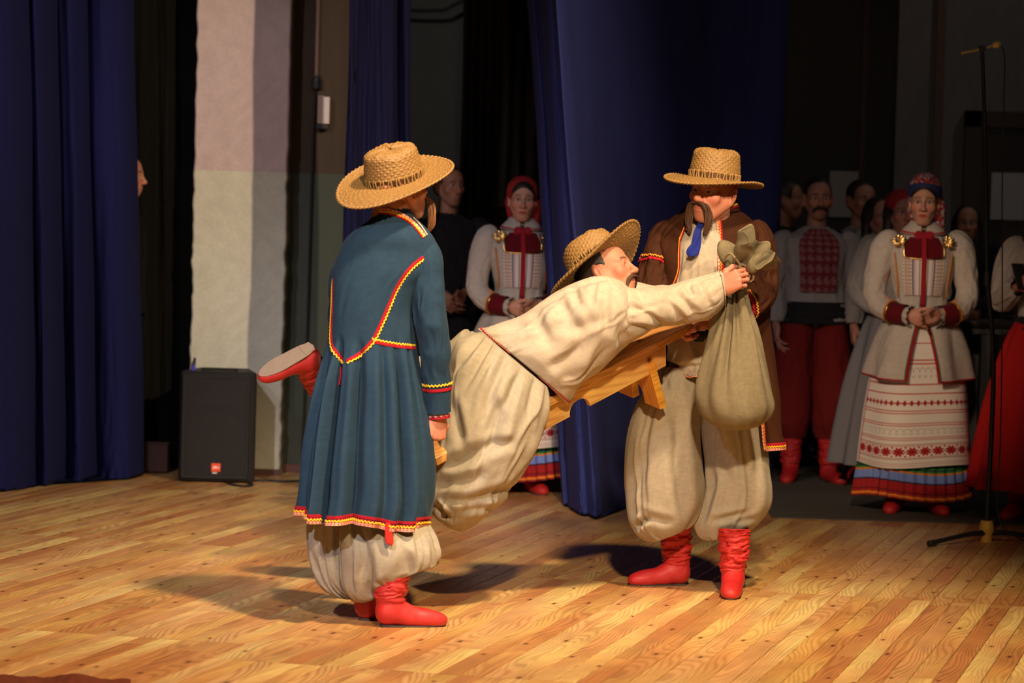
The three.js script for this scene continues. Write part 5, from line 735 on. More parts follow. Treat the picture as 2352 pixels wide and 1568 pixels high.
    const f = fine(col(0, 2, 129), 0.003); part('pink_ribbon', band(f.pts, f.nrm, 0.005, 0.003), MAT.orangeTrim, cp); part('coat_trim', band(f.pts, f.nrm, 0.004, 0.003, { side: 0.005 }), MAT.redTrim, cp);
    const row = (i, a0, a1) => { const pts = [], nrm = []; for (let k = a0; k < a1; k++) { const q = R[i][k], T = R[i][min(N, k + 1)].clone().sub(R[i][max(0, k - 1)]), n = v(T.z, 0, -T.x).normalize(); const c = v((R[i][0].x + R[i][N >> 1].x) / 2, 0, -D); if (n.dot(q.clone().sub(c)) < 0) n.negate(); pts.push(q.clone().addScaledVector(n, 0.002)); nrm.push(n); } return { pts, nrm }; };
    const a = row(127, 0, N), b = fine(row(124, 0, N), 0.003), c = row(122, 0, N); part('pink_ribbon', band(a.pts, a.nrm, 0.014, 0.003), MAT.pinkRib, cp); part('zigzag_braid', band(b.pts, b.nrm, 0.007, 0.004, { wave: 0.003, pitch: 0.014 }), MAT.yellowTrim, cp); part('coat_trim', band(c.pts, c.nrm, 0.014, 0.002), MAT.redTrim, cp); }
  const slf = folds(91, 0.01, 1.0, 0.14, 0.7);
  // his left sleeve (right in the picture) bends behind the sack, his right one goes down behind the lying man's hat
  const sl = limb([[1722, 520, D + 0.02, 20], [1738, 540, D, 33, 1.1], [1746, 590, D - 0.02, 36, 1.1], [1748, 640, D - 0.05, 36, 1.1], [1744, 676, D - 0.1, 36, 1.1], [1728, 696, D - 0.16, 34, 1], [1700, 706, D - 0.2, 31, 1], [1672, 716, D - 0.22, 29, 1]], { N: 90, M: 110, caps: [true, false], disp: (th, t, s) => slf(th, s) }), sr = limb([[1545, 520, D + 0.02, 18], [1528, 540, D, 30, 1.1], [1510, 585, D - 0.02, 33, 1.1], [1500, 630, D - 0.05, 34, 1.1], [1502, 670, D - 0.1, 32, 1], [1512, 700, D - 0.14, 30, 1]], { N: 90, M: 90, caps: [true, false], disp: (th, t, s) => slf(th, s + 3) });
  part('coat_sleeve', sl.clone(), MAT.brownCoat, cp); part('coat_sleeve', sr.clone(), MAT.brownCoat, cp);
  for (const [g, r] of [[sl, 88], [sr, 44]]) { const a = around(g, r), b = fine(around(g, r - 3), 0.003); part('coat_trim', band(a.pts, a.nrm, 0.012, 0.003), MAT.redTrim, cp); part('zigzag_braid', band(b.pts, b.nrm, 0.007, 0.004, { wave: 0.003, pitch: 0.013 }), MAT.orangeTrim, cp); }
  // collar
  const cl = garment([[460, 1598, 1692, -0.02, 0.07], [473, 1590, 1696, -0.015, 0.08], [486, 1580, 1700, -0.01, 0.088]], { d: D, N: 70, M: 8, span: () => [-2 * PI + 2.25, 1.2], disp: (th) => [0, 0.012 * cos(th) - 0.012 * sin(th)] }); const cop = part('collar', cl.clone(), MAT.brownCoat, cp);
  { const R = cl.userData.rings[0], pts = R.map((q) => q.clone()), nrm = R.map((q, i) => { const T = R[min(R.length - 1, i + 1)].clone().sub(R[max(0, i - 1)]), n = v(T.z, 0, -T.x).normalize(); return n.dot(q.clone().sub(at(1642, 470, D))) < 0 ? n.negate() : n; }); const f = fine({ pts, nrm }, 0.003); part('pink_ribbon', band(f.pts, f.nrm, 0.016, 0.003), MAT.yellowTrim, cop); part('coat_trim', band(f.pts, f.nrm, 0.01, 0.003, { side: 0.012 }), MAT.redTrim, cop); }
  { const q = seam(merge([cl.clone(), coat.clone()]), [[1647, 500], [1656, 486], [1672, 477], [1694, 468]], 3); if (q.pts.length > 3) { const f = fine(q, 0.003); part('collar_braid', band(f.pts, f.nrm, 0.009, 0.004), MAT.yellowTrim, cop); part('coat_trim', band(f.pts, f.nrm, 0.008, 0.003, { side: -0.009 }), MAT.redTrim, cop); } }
  // tie
  part('tie', strand([at(1614, 508, D - 0.14), at(1604, 530, D - 0.165), at(1598, 560, D - 0.175), at(1590, 580, D - 0.185), at(1587, 589, D - 0.185)], [0.009, 0.014, 0.02, 0.024, 0.012], { N: 24, M: 50, flat: 0.3, disp: (th, t) => 0.003 * sin(th * 3 + t * 9) }), MAT.blueTie, p, 'royal blue neck tie');
  part('belt_sash', garment([[756, 1532, 1682, 0.03, 0.165], [768, 1530, 1684, 0.03, 0.172], [780, 1532, 1682, 0.03, 0.166]], { d: D, N: 80, M: 10 }), std(lin(0.02, 0.03, 0.02), 0.9), p);
  // body
  const hd = at(1641, 443, D - 0.1), up = v(0.1, 0.99, 0.02).normalize(), face = v(-0.6, -0.1, 0.78), hm = frame(hd, up, face), U = (a, b, d = D) => at(a, b, d), wl = U(1628, 742, 12.34), yl = v(-0.86, -0.1, -0.3).normalize(), zl = v(0.1, -0.98, 0.1); zl.addScaledVector(yl, -zl.dot(yl)).normalize();
  const handL = basis(yl.clone().cross(zl), yl, zl, wl);
  body(p, [cap(hd.clone().add(v(0.012, -0.06, -0.03)), U(1640, 500), 0.056, 0.07, 0.04), cap(U(1560, 550), U(1712, 555), 0.055, 0.055, 0.06), ell(U(1625, 610), [0.13, 0.2, 0.1], 0.06), ell(U(1612, 770), [0.12, 0.16, 0.11], 0.06), ell(U(1605, 860), [0.13, 0.12, 0.1], 0.06), cap(U(1732, 560), U(1748, 670, D - 0.08), 0.04, 0.036, 0.03), cap(U(1748, 670, D - 0.08), wl, 0.035, 0.027, 0.02), cap(U(1535, 560), U(1502, 650, D - 0.05), 0.04, 0.036, 0.03), cap(U(1502, 650, D - 0.05), U(1560, 735, 12.4), 0.035, 0.027, 0.02), cap(U(1555, 900), U(1530, 1080), 0.08, 0.055, 0.03), cap(U(1530, 1080, D + 0.05), U(1555, 1262, 12.7), 0.045, 0.027, 0.03), cap(U(1670, 900), U(1690, 1080), 0.08, 0.055, 0.03), cap(U(1690, 1080), U(1684, 1275, 12.5), 0.045, 0.027, 0.03)],
    { m: hm.clone().scale(v(1.05, 1.06, 1.05)), skin: [0.6, 0.23, 0.13], fat: 0.6, gaze: [0.1, -0.2], lips: [0.5, 0.13, 0.1] }, [{ m: handL, curl: GRIP, thumb: [[0.75, 0.5, 0.4], [0.35, 0.85, 0.3], [0.1, 0.95, 0.2]], skin: [0.6, 0.25, 0.15] }, { m: basis(v(0, 0, 1), v(0.9, -0.3, -0.3).normalize(), v(0.3, 0.9, 0).normalize(), U(1560, 735, 12.4)), curl: GRIP, mirror: true, cell: 0.005 }]);
  part('hair', hairShell().applyMatrix4(hm), MAT.hair, p, 'short dark hair');
  const L = (x, y, z) => v(x, y, z).applyMatrix4(hm), mh = (s) => [[s * 0.002, -0.048, 0.112], [s * 0.016, -0.05, 0.113], [s * 0.034, -0.06, 0.106], [s * 0.046, -0.09, 0.094], [s * 0.048, -0.125, 0.088], [s * 0.042, -0.155, 0.086], [s * 0.04, -0.168, 0.086]].map((q) => L(...q)); part('moustache', merge([1, -1].map((s) => bushy(mh(s), [0.007, 0.012, 0.015, 0.017, 0.015, 0.009, 0.004], 30, 5 + s))), MAT.hairBrown, p, 'bushy drooping dark brown moustache');
  strawHat(p, frame(at(1640, 413, D - 0.09), v(0.09, 0.99, 0.0), face), { brim: 0.192, rc: 0.1, rt: 0.089, hc: 0.115, seed: 14, oval: 1.14, droop: (th, q) => q * q * (-0.016 * max(0, sin(th)) + 0.01 * cos(2 * th) - 0.004) });
}
// ---------- people waiting in the wings; built standing at the origin, then put in place ----------
function place(p, px, py, d, turn = 0) { const q = at(px, py, d); p.position.set(q.x, 0, q.z); p.rotation.y = turn; }
const mirrorX = (list, s) => list.map((r) => [r[0] * s, ...r.slice(1)]);
const limbM = (path, o = {}) => limb(path, { world: true, N: 48, M: 60, ...o });
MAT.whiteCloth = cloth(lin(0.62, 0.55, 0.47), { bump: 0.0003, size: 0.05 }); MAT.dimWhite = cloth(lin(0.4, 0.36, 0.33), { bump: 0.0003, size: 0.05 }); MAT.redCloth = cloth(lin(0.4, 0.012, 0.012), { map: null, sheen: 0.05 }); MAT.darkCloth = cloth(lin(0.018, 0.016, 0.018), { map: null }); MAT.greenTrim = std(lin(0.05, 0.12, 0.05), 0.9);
const skirtTex = canvasTex(64, 512, (c) => { c.fillStyle = '#8e1418'; c.fillRect(0, 0, 64, 512); const s = (y, h, f) => { c.fillStyle = f; c.fillRect(0, y, 64, h); }; s(400, 4, '#2a0a0a'); s(404, 14, '#2e7a38'); s(410, 3, '#123'); s(418, 5, '#d87a1e'); s(423, 22, '#7388c8'); s(445, 4, '#181830'); s(449, 40, '#a3171b'); s(476, 3, '#300808'); s(489, 14, '#d8671c'); s(493, 3, '#f0a030'); s(503, 9, '#7c1014'); });
const apronTex = canvasTex(1024, 1024, (c) => {
  c.fillStyle = '#e6dccf'; c.fillRect(0, 0, 1024, 1024); const line = (y, h, f = '#c05a50') => { c.fillStyle = f; c.fillRect(20, y, 984, h); };
  for (const y of [250, 330, 345, 430, 470, 560, 575, 640, 655, 745, 760]) line(y, 6);
  c.strokeStyle = '#9a948c'; c.lineWidth = 3; for (const y of [385, 700]) for (let x = 40; x < 990; x += 44) { c.beginPath(); c.arc(x, y, 20, PI, 0); c.stroke(); c.beginPath(); c.arc(x + 22, y + 8, 10, 0, PI); c.stroke(); }
  const diam = (x, y, r, f) => { c.fillStyle = f; c.beginPath(); c.moveTo(x, y - r); c.lineTo(x + r, y); c.lineTo(x, y + r); c.lineTo(x - r, y); c.fill(); };
  for (let x = 40; x < 1000; x += 46) { diam(x, 520, 17, '#a31d22'); diam(x + 23, 520, 7, '#b5423f'); }
  for (let x = 60; x < 1000; x += 82) { for (let k = 0; k < 8; k++) { const a = (k / 8) * 2 * PI + PI / 8; c.save(); c.translate(x, 855); c.rotate(a); c.fillStyle = k & 1 ? '#b81f26' : '#a81a20'; c.beginPath(); c.ellipse(22, 0, 17, 9, 0, 0, 2 * PI); c.fill(); c.restore(); } diam(x, 855, 8, '#1c1414'); diam(x + 41, 855, 13, '#e6dccf'); diam(x + 41, 855, 7, '#2a4a2a'); diam(x + 41, 820, 9, '#b81f26'); diam(x + 41, 890, 9, '#b81f26'); }
  for (const y of [795, 912]) { c.fillStyle = '#a31d22'; for (let x = 20; x < 1004; x += 12) c.fillRect(x, y, 8, 7); } line(808, 4); line(903, 4); line(960, 5); line(985, 5);
  c.fillStyle = '#b8353a'; c.fillRect(24, 380, 10, 620); c.fillRect(990, 380, 10, 620);
});
const chestTex = canvasTex(512, 512, (c) => {
  c.fillStyle = '#e2d8ca'; c.fillRect(0, 0, 512, 512); const col = (x, w, f) => { c.fillStyle = f; c.fillRect(x, 0, w, 512); c.fillRect(512 - x - w, 0, w, 512); };
  col(30, 10, '#c8641e'); col(48, 5, '#5a2030'); col(78, 12, '#c8641e'); col(120, 22, '#6a6484'); col(150, 8, '#c8641e'); col(170, 26, '#cfcfd8'); col(206, 10, '#7a1a22');
  c.fillStyle = '#2f5a3a'; for (const x of [12, 64, 104, 448, 408, 500]) for (let y = 10; y < 512; y += 42) { c.beginPath(); c.moveTo(x, y); c.lineTo(x + 9, y + 12); c.lineTo(x, y + 24); c.lineTo(x - 9, y + 12); c.fill(); } c.fillStyle = '#f4f0e8'; for (const x of [183, 329]) for (let y = 4; y < 512; y += 22) c.fillRect(x - 5, y, 10, 11);
});
const shirtTex = canvasTex(256, 512, (c) => { c.fillStyle = '#7c2428'; c.fillRect(0, 0, 256, 512); c.strokeStyle = '#a88'; c.lineWidth = 4; for (let y = 20; y < 512; y += 60) for (let x = 24; x < 256; x += 52) { c.beginPath(); c.arc(x, y, 18, 0, 5); c.stroke(); c.strokeRect(x - 6, y - 6, 12, 12); } });
const tex = (t, o = {}) => new THREE.MeshPhysicalMaterial({ map: t, roughness: 0.9, side: THREE.DoubleSide, bumpMap: rep(weaveT, 0.06), bumpScale: 0.0003, ...o });
const M_SKIRT = tex(skirtTex), M_APRON = tex(apronTex), M_CHEST = tex(chestTex), M_SHIRT = tex(shirtTex);
// headscarf wrapped round the head, colour by place
function scarf(m, { band = [0.02, 0.03, 0.12], red = [0.36, 0.012, 0.016], floral = 1, tail = 1, tall = 0 } = {}) {
  const P = [ell([0, 0.055 + tall * 0.4, -0.02], [0.09, 0.09 + tall, 0.108], 0.02), ell([0, 0.0, -0.065], [0.084, 0.1, 0.06], 0.03)]; if (tail) P.push(cap([0.075, -0.02, -0.05], [0.082, -0.16, -0.06], 0.036, 0.03, 0.04), cap([0.05, -0.1, -0.085], [0.03, -0.24, -0.09], 0.04, 0.03, 0.04), cap([-0.06, -0.02, -0.06], [-0.055, -0.1, -0.07], 0.03, 0.02, 0.03));
  P.push(ell([0, -0.03, 0.085], [0.07, 0.11, 0.09], 0.012, { sub: true }), ell([0, -0.13, 0.02], [0.058, 0.1, 0.07], 0.02, { sub: true }));
  return skin(P, 0.0045, (x, y, z) => { if (z > -0.06 && y > 0.03 && y < 0.085 + 0.3 * z && floral) return band; if (!floral) return red.map((q) => q * (1 + 0.25 * noise(x * 40, y * 40, z * 40))); const n = noise(x * 38, y * 38, z * 38 + 4), w = noise(x * 46 + 9, y * 46, z * 46); return n > 0.35 ? [0.45, 0.42, 0.42] : w > 0.42 ? [0.04, 0.06, 0.2] : w < -0.5 ? [0.5, 0.2, 0.03] : red; }).applyMatrix4(m);
}
MAT.painted = new THREE.MeshPhysicalMaterial({ vertexColors: true, color: 0xffffff, roughness: 0.8, sheen: 0.2 });
function costumeWoman(label, { h = 1, headTurn = -0.1, look = [0, 0], floral = 1, seed = 1, tailSide = 1 } = {}) {
  const p = thing('person', [0, 0, 0], label, 'person'), G = (lv, o) => garment(lv, { local: true, ...o });
  // skirt, apron, jacket
  const pl = (n, a) => (th, t) => -0.012 + a * sm(0.55, 0.95, t) * (2 * abs(((th / (2 * PI)) * n + 10) % 1 - 0.5) - 0.5) + 0.012 * sm(0.3, 1, t) * sin(th * 5 + seed);
  const skirt = unitUV(G([[1.1, -0.14, 0.14, 0, 0.1], [1.0, -0.18, 0.18, 0, 0.13], [0.8, -0.23, 0.23, 0, 0.17], [0.5, -0.275, 0.275, 0, 0.215], [0.25, -0.305, 0.305, 0, 0.245], [0.085, -0.325, 0.325, 0, 0.265]], { N: 400, M: 60, disp: (th, t) => [pl(34, 0.026)(th, t), -0.012 * sin(th * 3 + seed) * t] })); part('skirt', skirt, M_SKIRT, p, 'red pleated skirt with green, blue and orange bands at the hem');
  part('apron', unitUV(G([[1.08, -0.15, 0.15, 0.005, 0.115], [0.9, -0.215, 0.215, 0.005, 0.165], [0.6, -0.265, 0.265, 0.005, 0.215], [0.4, -0.288, 0.288, 0.005, 0.24], [0.26, -0.3, 0.3, 0.005, 0.253]], { N: 140, M: 60, span: () => [PI - 0.12, 0.12], disp: (th, t) => [0.014 * sm(0.1, 0.7, t) * sin(th * 5 + seed) + 0.01, 0.014 * t * sin(th * 2.2)] })), M_APRON, p, 'white apron with rows of red embroidery');
  const jf = folds(seed + 3, 0.006, 1.4, 0.3), jl = [[1.5, -0.06, 0.06, -0.01, 0.055], [1.475, -0.085, 0.085, -0.01, 0.07], [1.445, -0.14, 0.14, -0.005, 0.085], [1.4, -0.175, 0.175, 0, 0.1], [1.3, -0.165, 0.165, 0.01, 0.122], [1.2, -0.145, 0.145, 0.01, 0.118], [1.12, -0.132, 0.132, 0.01, 0.108], [1.05, -0.16, 0.16, 0.01, 0.145], [0.95, -0.21, 0.21, 0.01, 0.195], [0.82, -0.255, 0.255, 0.01, 0.237], [0.72, -0.278, 0.278, 0.01, 0.262]];
  const gap = (t) => 0.0 + 0.3 * Math.pow(sm(0.56, 1, t), 0.9), jacket = G(jl, { N: 160, M: 110, span: (t) => [PI / 2 + gap(t), PI / 2 + 2 * PI - gap(t)], disp: (th, t) => [jf(th, t) + 0.02 * sm(0.62, 1, t) * sin(th * 6 + 0.6) + 0.005, -0.02 * sm(0.85, 1, t) * sin(th)] }), jp = part('jacket', jacket.clone(), MAT.whiteCloth, p, 'fitted white jacket with flared skirts');
  { const R = jacket.userData.rings, M = R.length, N = R[0].length - 1, edge = (k) => { const pts = [], nrm = []; for (let i = 3; i < M; i++) { pts.push(R[i][k].clone().add(v(0, 0, 0.003))); nrm.push(v(0, 0.1, 1)); } return { pts, nrm }; }; for (const k of [0, N]) { const e = edge(k); part('jacket_trim', band(e.pts, e.nrm, 0.013, 0.003), MAT.redTrim, jp); part('jacket_trim', band(e.pts, e.nrm, 0.005, 0.003, { side: k ? 0.01 : -0.01 }), MAT.greenTrim, jp); } const hm = R[M - 2].map((q, i) => q.clone()), hn = hm.map((q) => v(q.x, 0, q.z).normalize()); part('jacket_trim', band(hm, hn, 0.009, 0.004), MAT.redTrim, jp); }
  // front: striped panel, velvet yoke with gold edge, red ribbon, leaf ornaments
  const bump = 0.007; part('embroidered_panel', unitUV(G([[1.345, -0.16, 0.16, 0.01, 0.122], [1.28, -0.158, 0.158, 0.01, 0.126], [1.2, -0.147, 0.147, 0.01, 0.123], [1.15, -0.138, 0.138, 0.01, 0.116]], { N: 50, M: 20, span: () => [PI - 0.86, 0.86], disp: () => bump + 0.003 })), M_CHEST, jp, 'panel of coloured embroidered stripes');
  const yoke = (lo, hi) => part('velvet_yoke', G([[1.455, -0.13, 0.13, 0.0, 0.085], [1.42, -0.165, 0.165, 0.002, 0.1], [1.385, -0.175, 0.175, 0.005, 0.11], [1.345, -0.165, 0.165, 0.01, 0.122]], { N: 30, M: 20, span: () => [lo, hi], disp: () => bump + 0.004 }), MAT.velvet, jp, 'dark red velvet yoke'); yoke(PI - 1.0, PI / 2 + 0.06); yoke(PI / 2 - 0.06, 1.0);
  for (const s of [-1, 1]) { const gp = [v(s * 0.098, 1.45, 0.088), v(s * 0.104, 1.4, 0.113), v(s * 0.1, 1.352, 0.124), v(s * 0.06, 1.343, 0.139), v(s * 0.015, 1.341, 0.143)]; part('gold_braid', tube(gp, 0.0045, 6, 30), MAT.gold, jp); const lf = []; for (let k = 0; k < 5; k++) { const a = -0.6 + k * 0.62, g = new THREE.SphereGeometry(1, 10, 6).scale(0.019, 0.008, 0.004).translate(0.02, 0, 0).rotateZ(a).translate(s * 0.125, 1.43, 0.104); lf.push(g); lf.push(new THREE.SphereGeometry(1, 10, 6).scale(0.015, 0.007, 0.004).translate(0.018, 0, 0).rotateZ(PI + a).translate(s * 0.135, 1.43, 0.103)); } part('gold_leaves', merge(lf), MAT.gold, jp, 'gold leaf ornament'); part('piping', tube([v(s * 0.15, 1.37, 0.083), v(s * 0.142, 1.3, 0.099), v(s * 0.128, 1.2, 0.1), v(s * 0.132, 1.14, 0.084)], 0.004, 6, 20), MAT.orangeTrim, jp); }
  part('ribbon', (() => { const pts = [], nrm = []; for (let i = 0; i <= 20; i++) { const y = lerp(1.47, 1.1, i / 20); pts.push(v(0, y, lerp(0.085, 0.145, sm(1.48, 1.36, y)) + 0.006)); nrm.push(v(0, 0, 1)); } return band(pts, nrm, 0.026, 0.004); })(), cloth(lin(0.34, 0.015, 0.025), { map: null }), p);
  for (const s of [-1, 1]) part('ribbon', strand([v(s * 0.004, 1.47, 0.088), v(s * 0.03, 1.475, 0.085), v(s * 0.036, 1.455, 0.094), v(s * 0.01, 1.46, 0.098)], [0.008, 0.014, 0.013, 0.006], { flat: 0.5 }), cloth(lin(0.34, 0.015, 0.025), { map: null }), p);
  const col = G([[1.535, -0.062, 0.062, -0.012, 0.056], [1.52, -0.075, 0.075, -0.008, 0.066], [1.49, -0.105, 0.105, -0.002, 0.084], [1.47, -0.12, 0.12, 0.002, 0.09]], { N: 60, M: 14, span: () => [PI / 2 + 0.16, PI / 2 + 2 * PI - 0.16], disp: (th) => [0.002, 0.006 * cos(th * 2)] }); const cp = part('shirt_collar', col.clone(), MAT.whiteCloth, p, 'white collar with red embroidery');
  { const R = col.userData.rings[11], pts = R.map((q) => q.clone()), nrm = R.map((q) => v(q.x, 0.03, q.z).normalize()); const f = fine({ pts, nrm }, 0.004); part('collar_embroidery', band(f.pts, f.nrm, 0.01, 0.003, { wave: 0.004, pitch: 0.018 }), MAT.redTrim, cp); }
  // sleeves, cuffs, hands folded in front
  const sf = folds(seed + 8, 0.007, 1.1, 0.14, 0.6), wr = [];
  for (const s of [-1, 1]) {
    const path = mirrorX([[0.145, 1.43, -0.01, 0.04, 1], [0.178, 1.435, -0.01, 0.06, 1], [0.2, 1.39, -0.005, 0.069, 1], [0.222, 1.3, 0, 0.064, 1], [0.24, 1.2, 0.01, 0.06, 1], [0.238, 1.13, 0.03, 0.059, 1], [0.2, 1.075, 0.09, 0.053, 1], [0.14, 1.055, 0.15, 0.047, 1], [0.105, 1.05, 0.175, 0.045, 1]], s);
    const sl = limbM(path, { caps: [true, false], disp: (th, t, q) => sf(th, t, q + s) * sm(0, 0.15, t) }); part('jacket_sleeve', sl, MAT.whiteCloth, jp);
    const cf = limbM(mirrorX([[0.165, 1.062, 0.128, 0.058, 1], [0.13, 1.052, 0.16, 0.056, 1], [0.088, 1.047, 0.187, 0.055, 1]], s), { M: 16 }), cu = part('velvet_cuff', cf, MAT.velvet, jp, 'dark red velvet cuff');
    for (const k of [1, 3]) { const a = around(cf, k); part('gold_braid', band(a.pts, a.nrm, 0.006, 0.003), k === 1 ? MAT.orangeTrim : MAT.gold, cu); }
    part('lace_cuff', limbM(mirrorX([[0.092, 1.047, 0.185, 0.042, 1], [0.07, 1.043, 0.197, 0.05, 1], [0.06, 1.042, 0.203, 0.056, 1]], s), { M: 12, disp: (th, t) => 0.006 * t * sin(th * 11) }), MAT.whiteCloth, p);
    wr.push(v(s * 0.075, 1.045, 0.19));
  }
  const hm = frame(v(0, 1.635, 0.015), v(0.02, 1, 0.03).normalize(), v(sin(headTurn), -0.02, cos(headTurn)));
  const hands = [-1, 1].map((s, i) => { const y = v(-s * 0.86, -0.28, 0.42 + 0.1 * i).normalize(), x0 = v(0, 0.9, 0.3), x = x0.addScaledVector(y, -x0.dot(y)).normalize(); return { m: basis(x, y, x.clone().cross(y), v(s * 0.075, 1.045 + 0.012 * i, 0.192 + 0.022 * i)), mirror: false, curl: SOFT, cell: 0.0035, scale: 0.92 }; });
  hands[0].mirror = false; hands[1].mirror = false;
  body(p, [cap([0, 1.56, -0.01], [0, 1.46, -0.02], 0.05, 0.055, 0.03), cap([-0.12, 1.42, -0.01], [0.12, 1.42, -0.01], 0.045, 0.045, 0.05), ell([0, 1.3, 0], [0.125, 0.16, 0.09], 0.05), ell([0, 1.05, 0], [0.12, 0.14, 0.09], 0.05), cap([-0.07, 0.95, 0], [-0.08, 0.1, 0], 0.075, 0.035, 0.03), cap([0.07, 0.95, 0], [0.08, 0.1, 0], 0.075, 0.035, 0.03), ...[-1, 1].flatMap((s) => [cap([s * 0.17, 1.4, 0], [s * 0.235, 1.14, 0.03], 0.04, 0.034, 0.02), cap([s * 0.235, 1.14, 0.03], [s * 0.078, 1.045, 0.19], 0.033, 0.024, 0.02)])],
    { m: hm, woman: true, makeup: 1, skin: [0.6, 0.31, 0.2], lips: [0.42, 0.03, 0.035], cell: 0.003, gaze: look }, hands, [0.6, 0.31, 0.2], 0.016);
  part('hair', skin([ell([0, 0.048, 0.0], [0.079, 0.078, 0.096], 0.01), ell([0, -0.03, 0.075], [0.058, 0.1, 0.09], 0.012, { sub: true }), ell([0, -0.12, 0], [0.12, 0.1, 0.14], 0.01, { sub: true })], 0.0045).applyMatrix4(hm), MAT.hair, p, 'dark hair showing at the forehead');
  part('headscarf', scarf(hm, { floral, tall: floral ? 0.012 : -0.006 }), MAT.painted, p, floral ? 'red floral headdress with a dark blue band' : 'plain red headscarf');
  for (const s of [-1, 1]) boot(p, frame(v(s * 0.09, 0, 0.0), v(0, 1, 0), v(s * 0.25, 0, 1)), { len: 0.235, h: 0.3, seed: seed + s, width: 0.9, top: 0.056 });
  p.scale.setScalar(h); return p;
}
place(costumeWoman('woman in white embroidered jacket, red floral headdress and white embroidered apron, hands folded', { headTurn: -0.12, seed: 4 }), 2098, 1178, 16.1, -0.06);
place(costumeWoman('woman in white embroidered jacket and plain red headscarf half behind the blue curtain', { h: 0.972, headTurn: -0.05, floral: 0, seed: 9 }), 1180, 1140, 16.6, 0.1);
// simpler figures: o.parts choose the clothes
function stander(label, o = {}) {
  const p = thing('person', [0, 0, 0], label, 'person'), G = (lv, q) => garment(lv, { local: true, ...q }), sf = folds(o.seed ?? 1, 0.009, 1.3, 0.25), sk = o.skin ?? [0.42, 0.19, 0.115], woman = !!o.woman, hy = woman ? 1.6 : 1.66;
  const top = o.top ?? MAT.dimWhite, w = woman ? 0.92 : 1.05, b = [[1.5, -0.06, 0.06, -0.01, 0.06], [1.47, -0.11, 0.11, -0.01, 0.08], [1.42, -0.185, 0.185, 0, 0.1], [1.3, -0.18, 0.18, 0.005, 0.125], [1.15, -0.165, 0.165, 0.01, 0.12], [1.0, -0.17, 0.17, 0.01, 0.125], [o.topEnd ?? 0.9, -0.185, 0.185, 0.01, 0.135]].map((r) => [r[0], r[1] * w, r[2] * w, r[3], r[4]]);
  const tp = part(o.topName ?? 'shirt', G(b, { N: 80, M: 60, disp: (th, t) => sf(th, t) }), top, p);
  if (o.panel) part('embroidered_panel', unitUV(G([[1.49, -0.08, 0.08, -0.01, 0.078], [1.42, -0.19, 0.19, 0, 0.108], [1.3, -0.19, 0.19, 0.005, 0.135], [1.12, -0.175, 0.175, 0.01, 0.132]], { N: 24, M: 24, span: () => [PI / 2 + 0.62, PI / 2 - 0.62], disp: (th, t) => sf(th, t * 0.6) + 0.006 })), M_SHIRT, tp, 'dark red embroidered front');
  if (o.vest) part('vest', G(b.slice(1, 6), { N: 70, M: 50, span: () => [PI / 2 + 0.35, PI / 2 + 2 * PI - 0.35], disp: (th, t) => sf(th, t) + 0.012 }), o.vest, p);
  const arms = o.arms ?? 'down', el = arms === 'back' ? [0.2, 1.16, -0.1] : arms === 'down' ? [0.235, 1.15, 0.0] : [0.235, 1.14, 0.03], wt = arms === 'back' ? [0.1, 0.98, -0.18] : arms === 'down' ? [0.23, 0.92, 0.06] : arms === 'phone' ? [0.13, 1.22, 0.22] : [0.07, 1.02, 0.18];
  const hands = [];
  for (const s of [-1, 1]) {
    const W = arms === 'phone' && s > 0 ? [0.07, 1.12, 0.2] : wt; part('shirt_sleeve', limbM(mirrorX([[0.14 * w, 1.43, 0, 0.04], [0.19 * w, 1.41, 0, 0.06], [0.215, 1.3, 0, 0.064], [...el, 0.06], [lerp(el[0], W[0], 0.6), lerp(el[1], W[1], 0.6), lerp(el[2], W[2], 0.6), 0.062], [lerp(el[0], W[0], 0.93), lerp(el[1], W[1], 0.93), lerp(el[2], W[2], 0.93), 0.042]], s), { caps: [true, false], disp: (th, t, q) => sf(th, t, q + s) * sm(0, 0.2, t) }), o.sleeve ?? top, p);
    const a = v(s * W[0], W[1], W[2]), y = a.clone().sub(v(s * el[0], el[1], el[2])).normalize(), x0 = arms === 'down' ? v(0, 0, 1) : v(0, 1, 0), x = x0.addScaledVector(y, -x0.dot(y)).normalize(); hands.push({ m: basis(x, y, x.clone().cross(y), a), curl: arms === 'phone' ? GRIP : SOFT, cell: 0.0045, scale: woman ? 0.9 : 1, mirror: s < 0 });
  }
  const hm = frame(v(0, hy, 0.015), v(0, 1, 0.02), v(sin(o.head ?? 0), o.nod ?? 0, cos(o.head ?? 0)));
  const leg = o.skirt ? [] : [-1, 1].flatMap((s) => [cap([s * 0.09, 0.92, 0], [s * 0.1, 0.5, 0.01], 0.08, 0.055, 0.03), cap([s * 0.1, 0.5, 0.01], [s * 0.1, 0.12, 0], 0.05, 0.033, 0.02)]);
  body(p, [cap([0, hy - 0.07, 0], [0, 1.46, -0.01], 0.052, 0.06, 0.03), cap([-0.13 * w, 1.41, 0], [0.13 * w, 1.41, 0], 0.045, 0.045, 0.05), ell([0, 1.28, 0], [0.13, 0.16, 0.09], 0.05), ell([0, 1.02, 0], [0.13, 0.14, 0.09], 0.05), ...leg, ...[-1, 1].flatMap((s) => { const W = arms === 'phone' && s > 0 ? [0.07, 1.12, 0.2] : wt; return [cap([s * 0.18, 1.39, 0], [s * el[0], el[1], el[2]], 0.04, 0.034, 0.02), cap([s * el[0], el[1], el[2]], [s * W[0], W[1], W[2]], 0.033, 0.025, 0.02)]; })],
    { m: hm, woman, skin: sk, cell: 0.004, makeup: woman ? 0.8 : 0, lips: woman ? [0.36, 0.04, 0.04] : [0.36, 0.1, 0.08] }, hands, sk, 0.018);
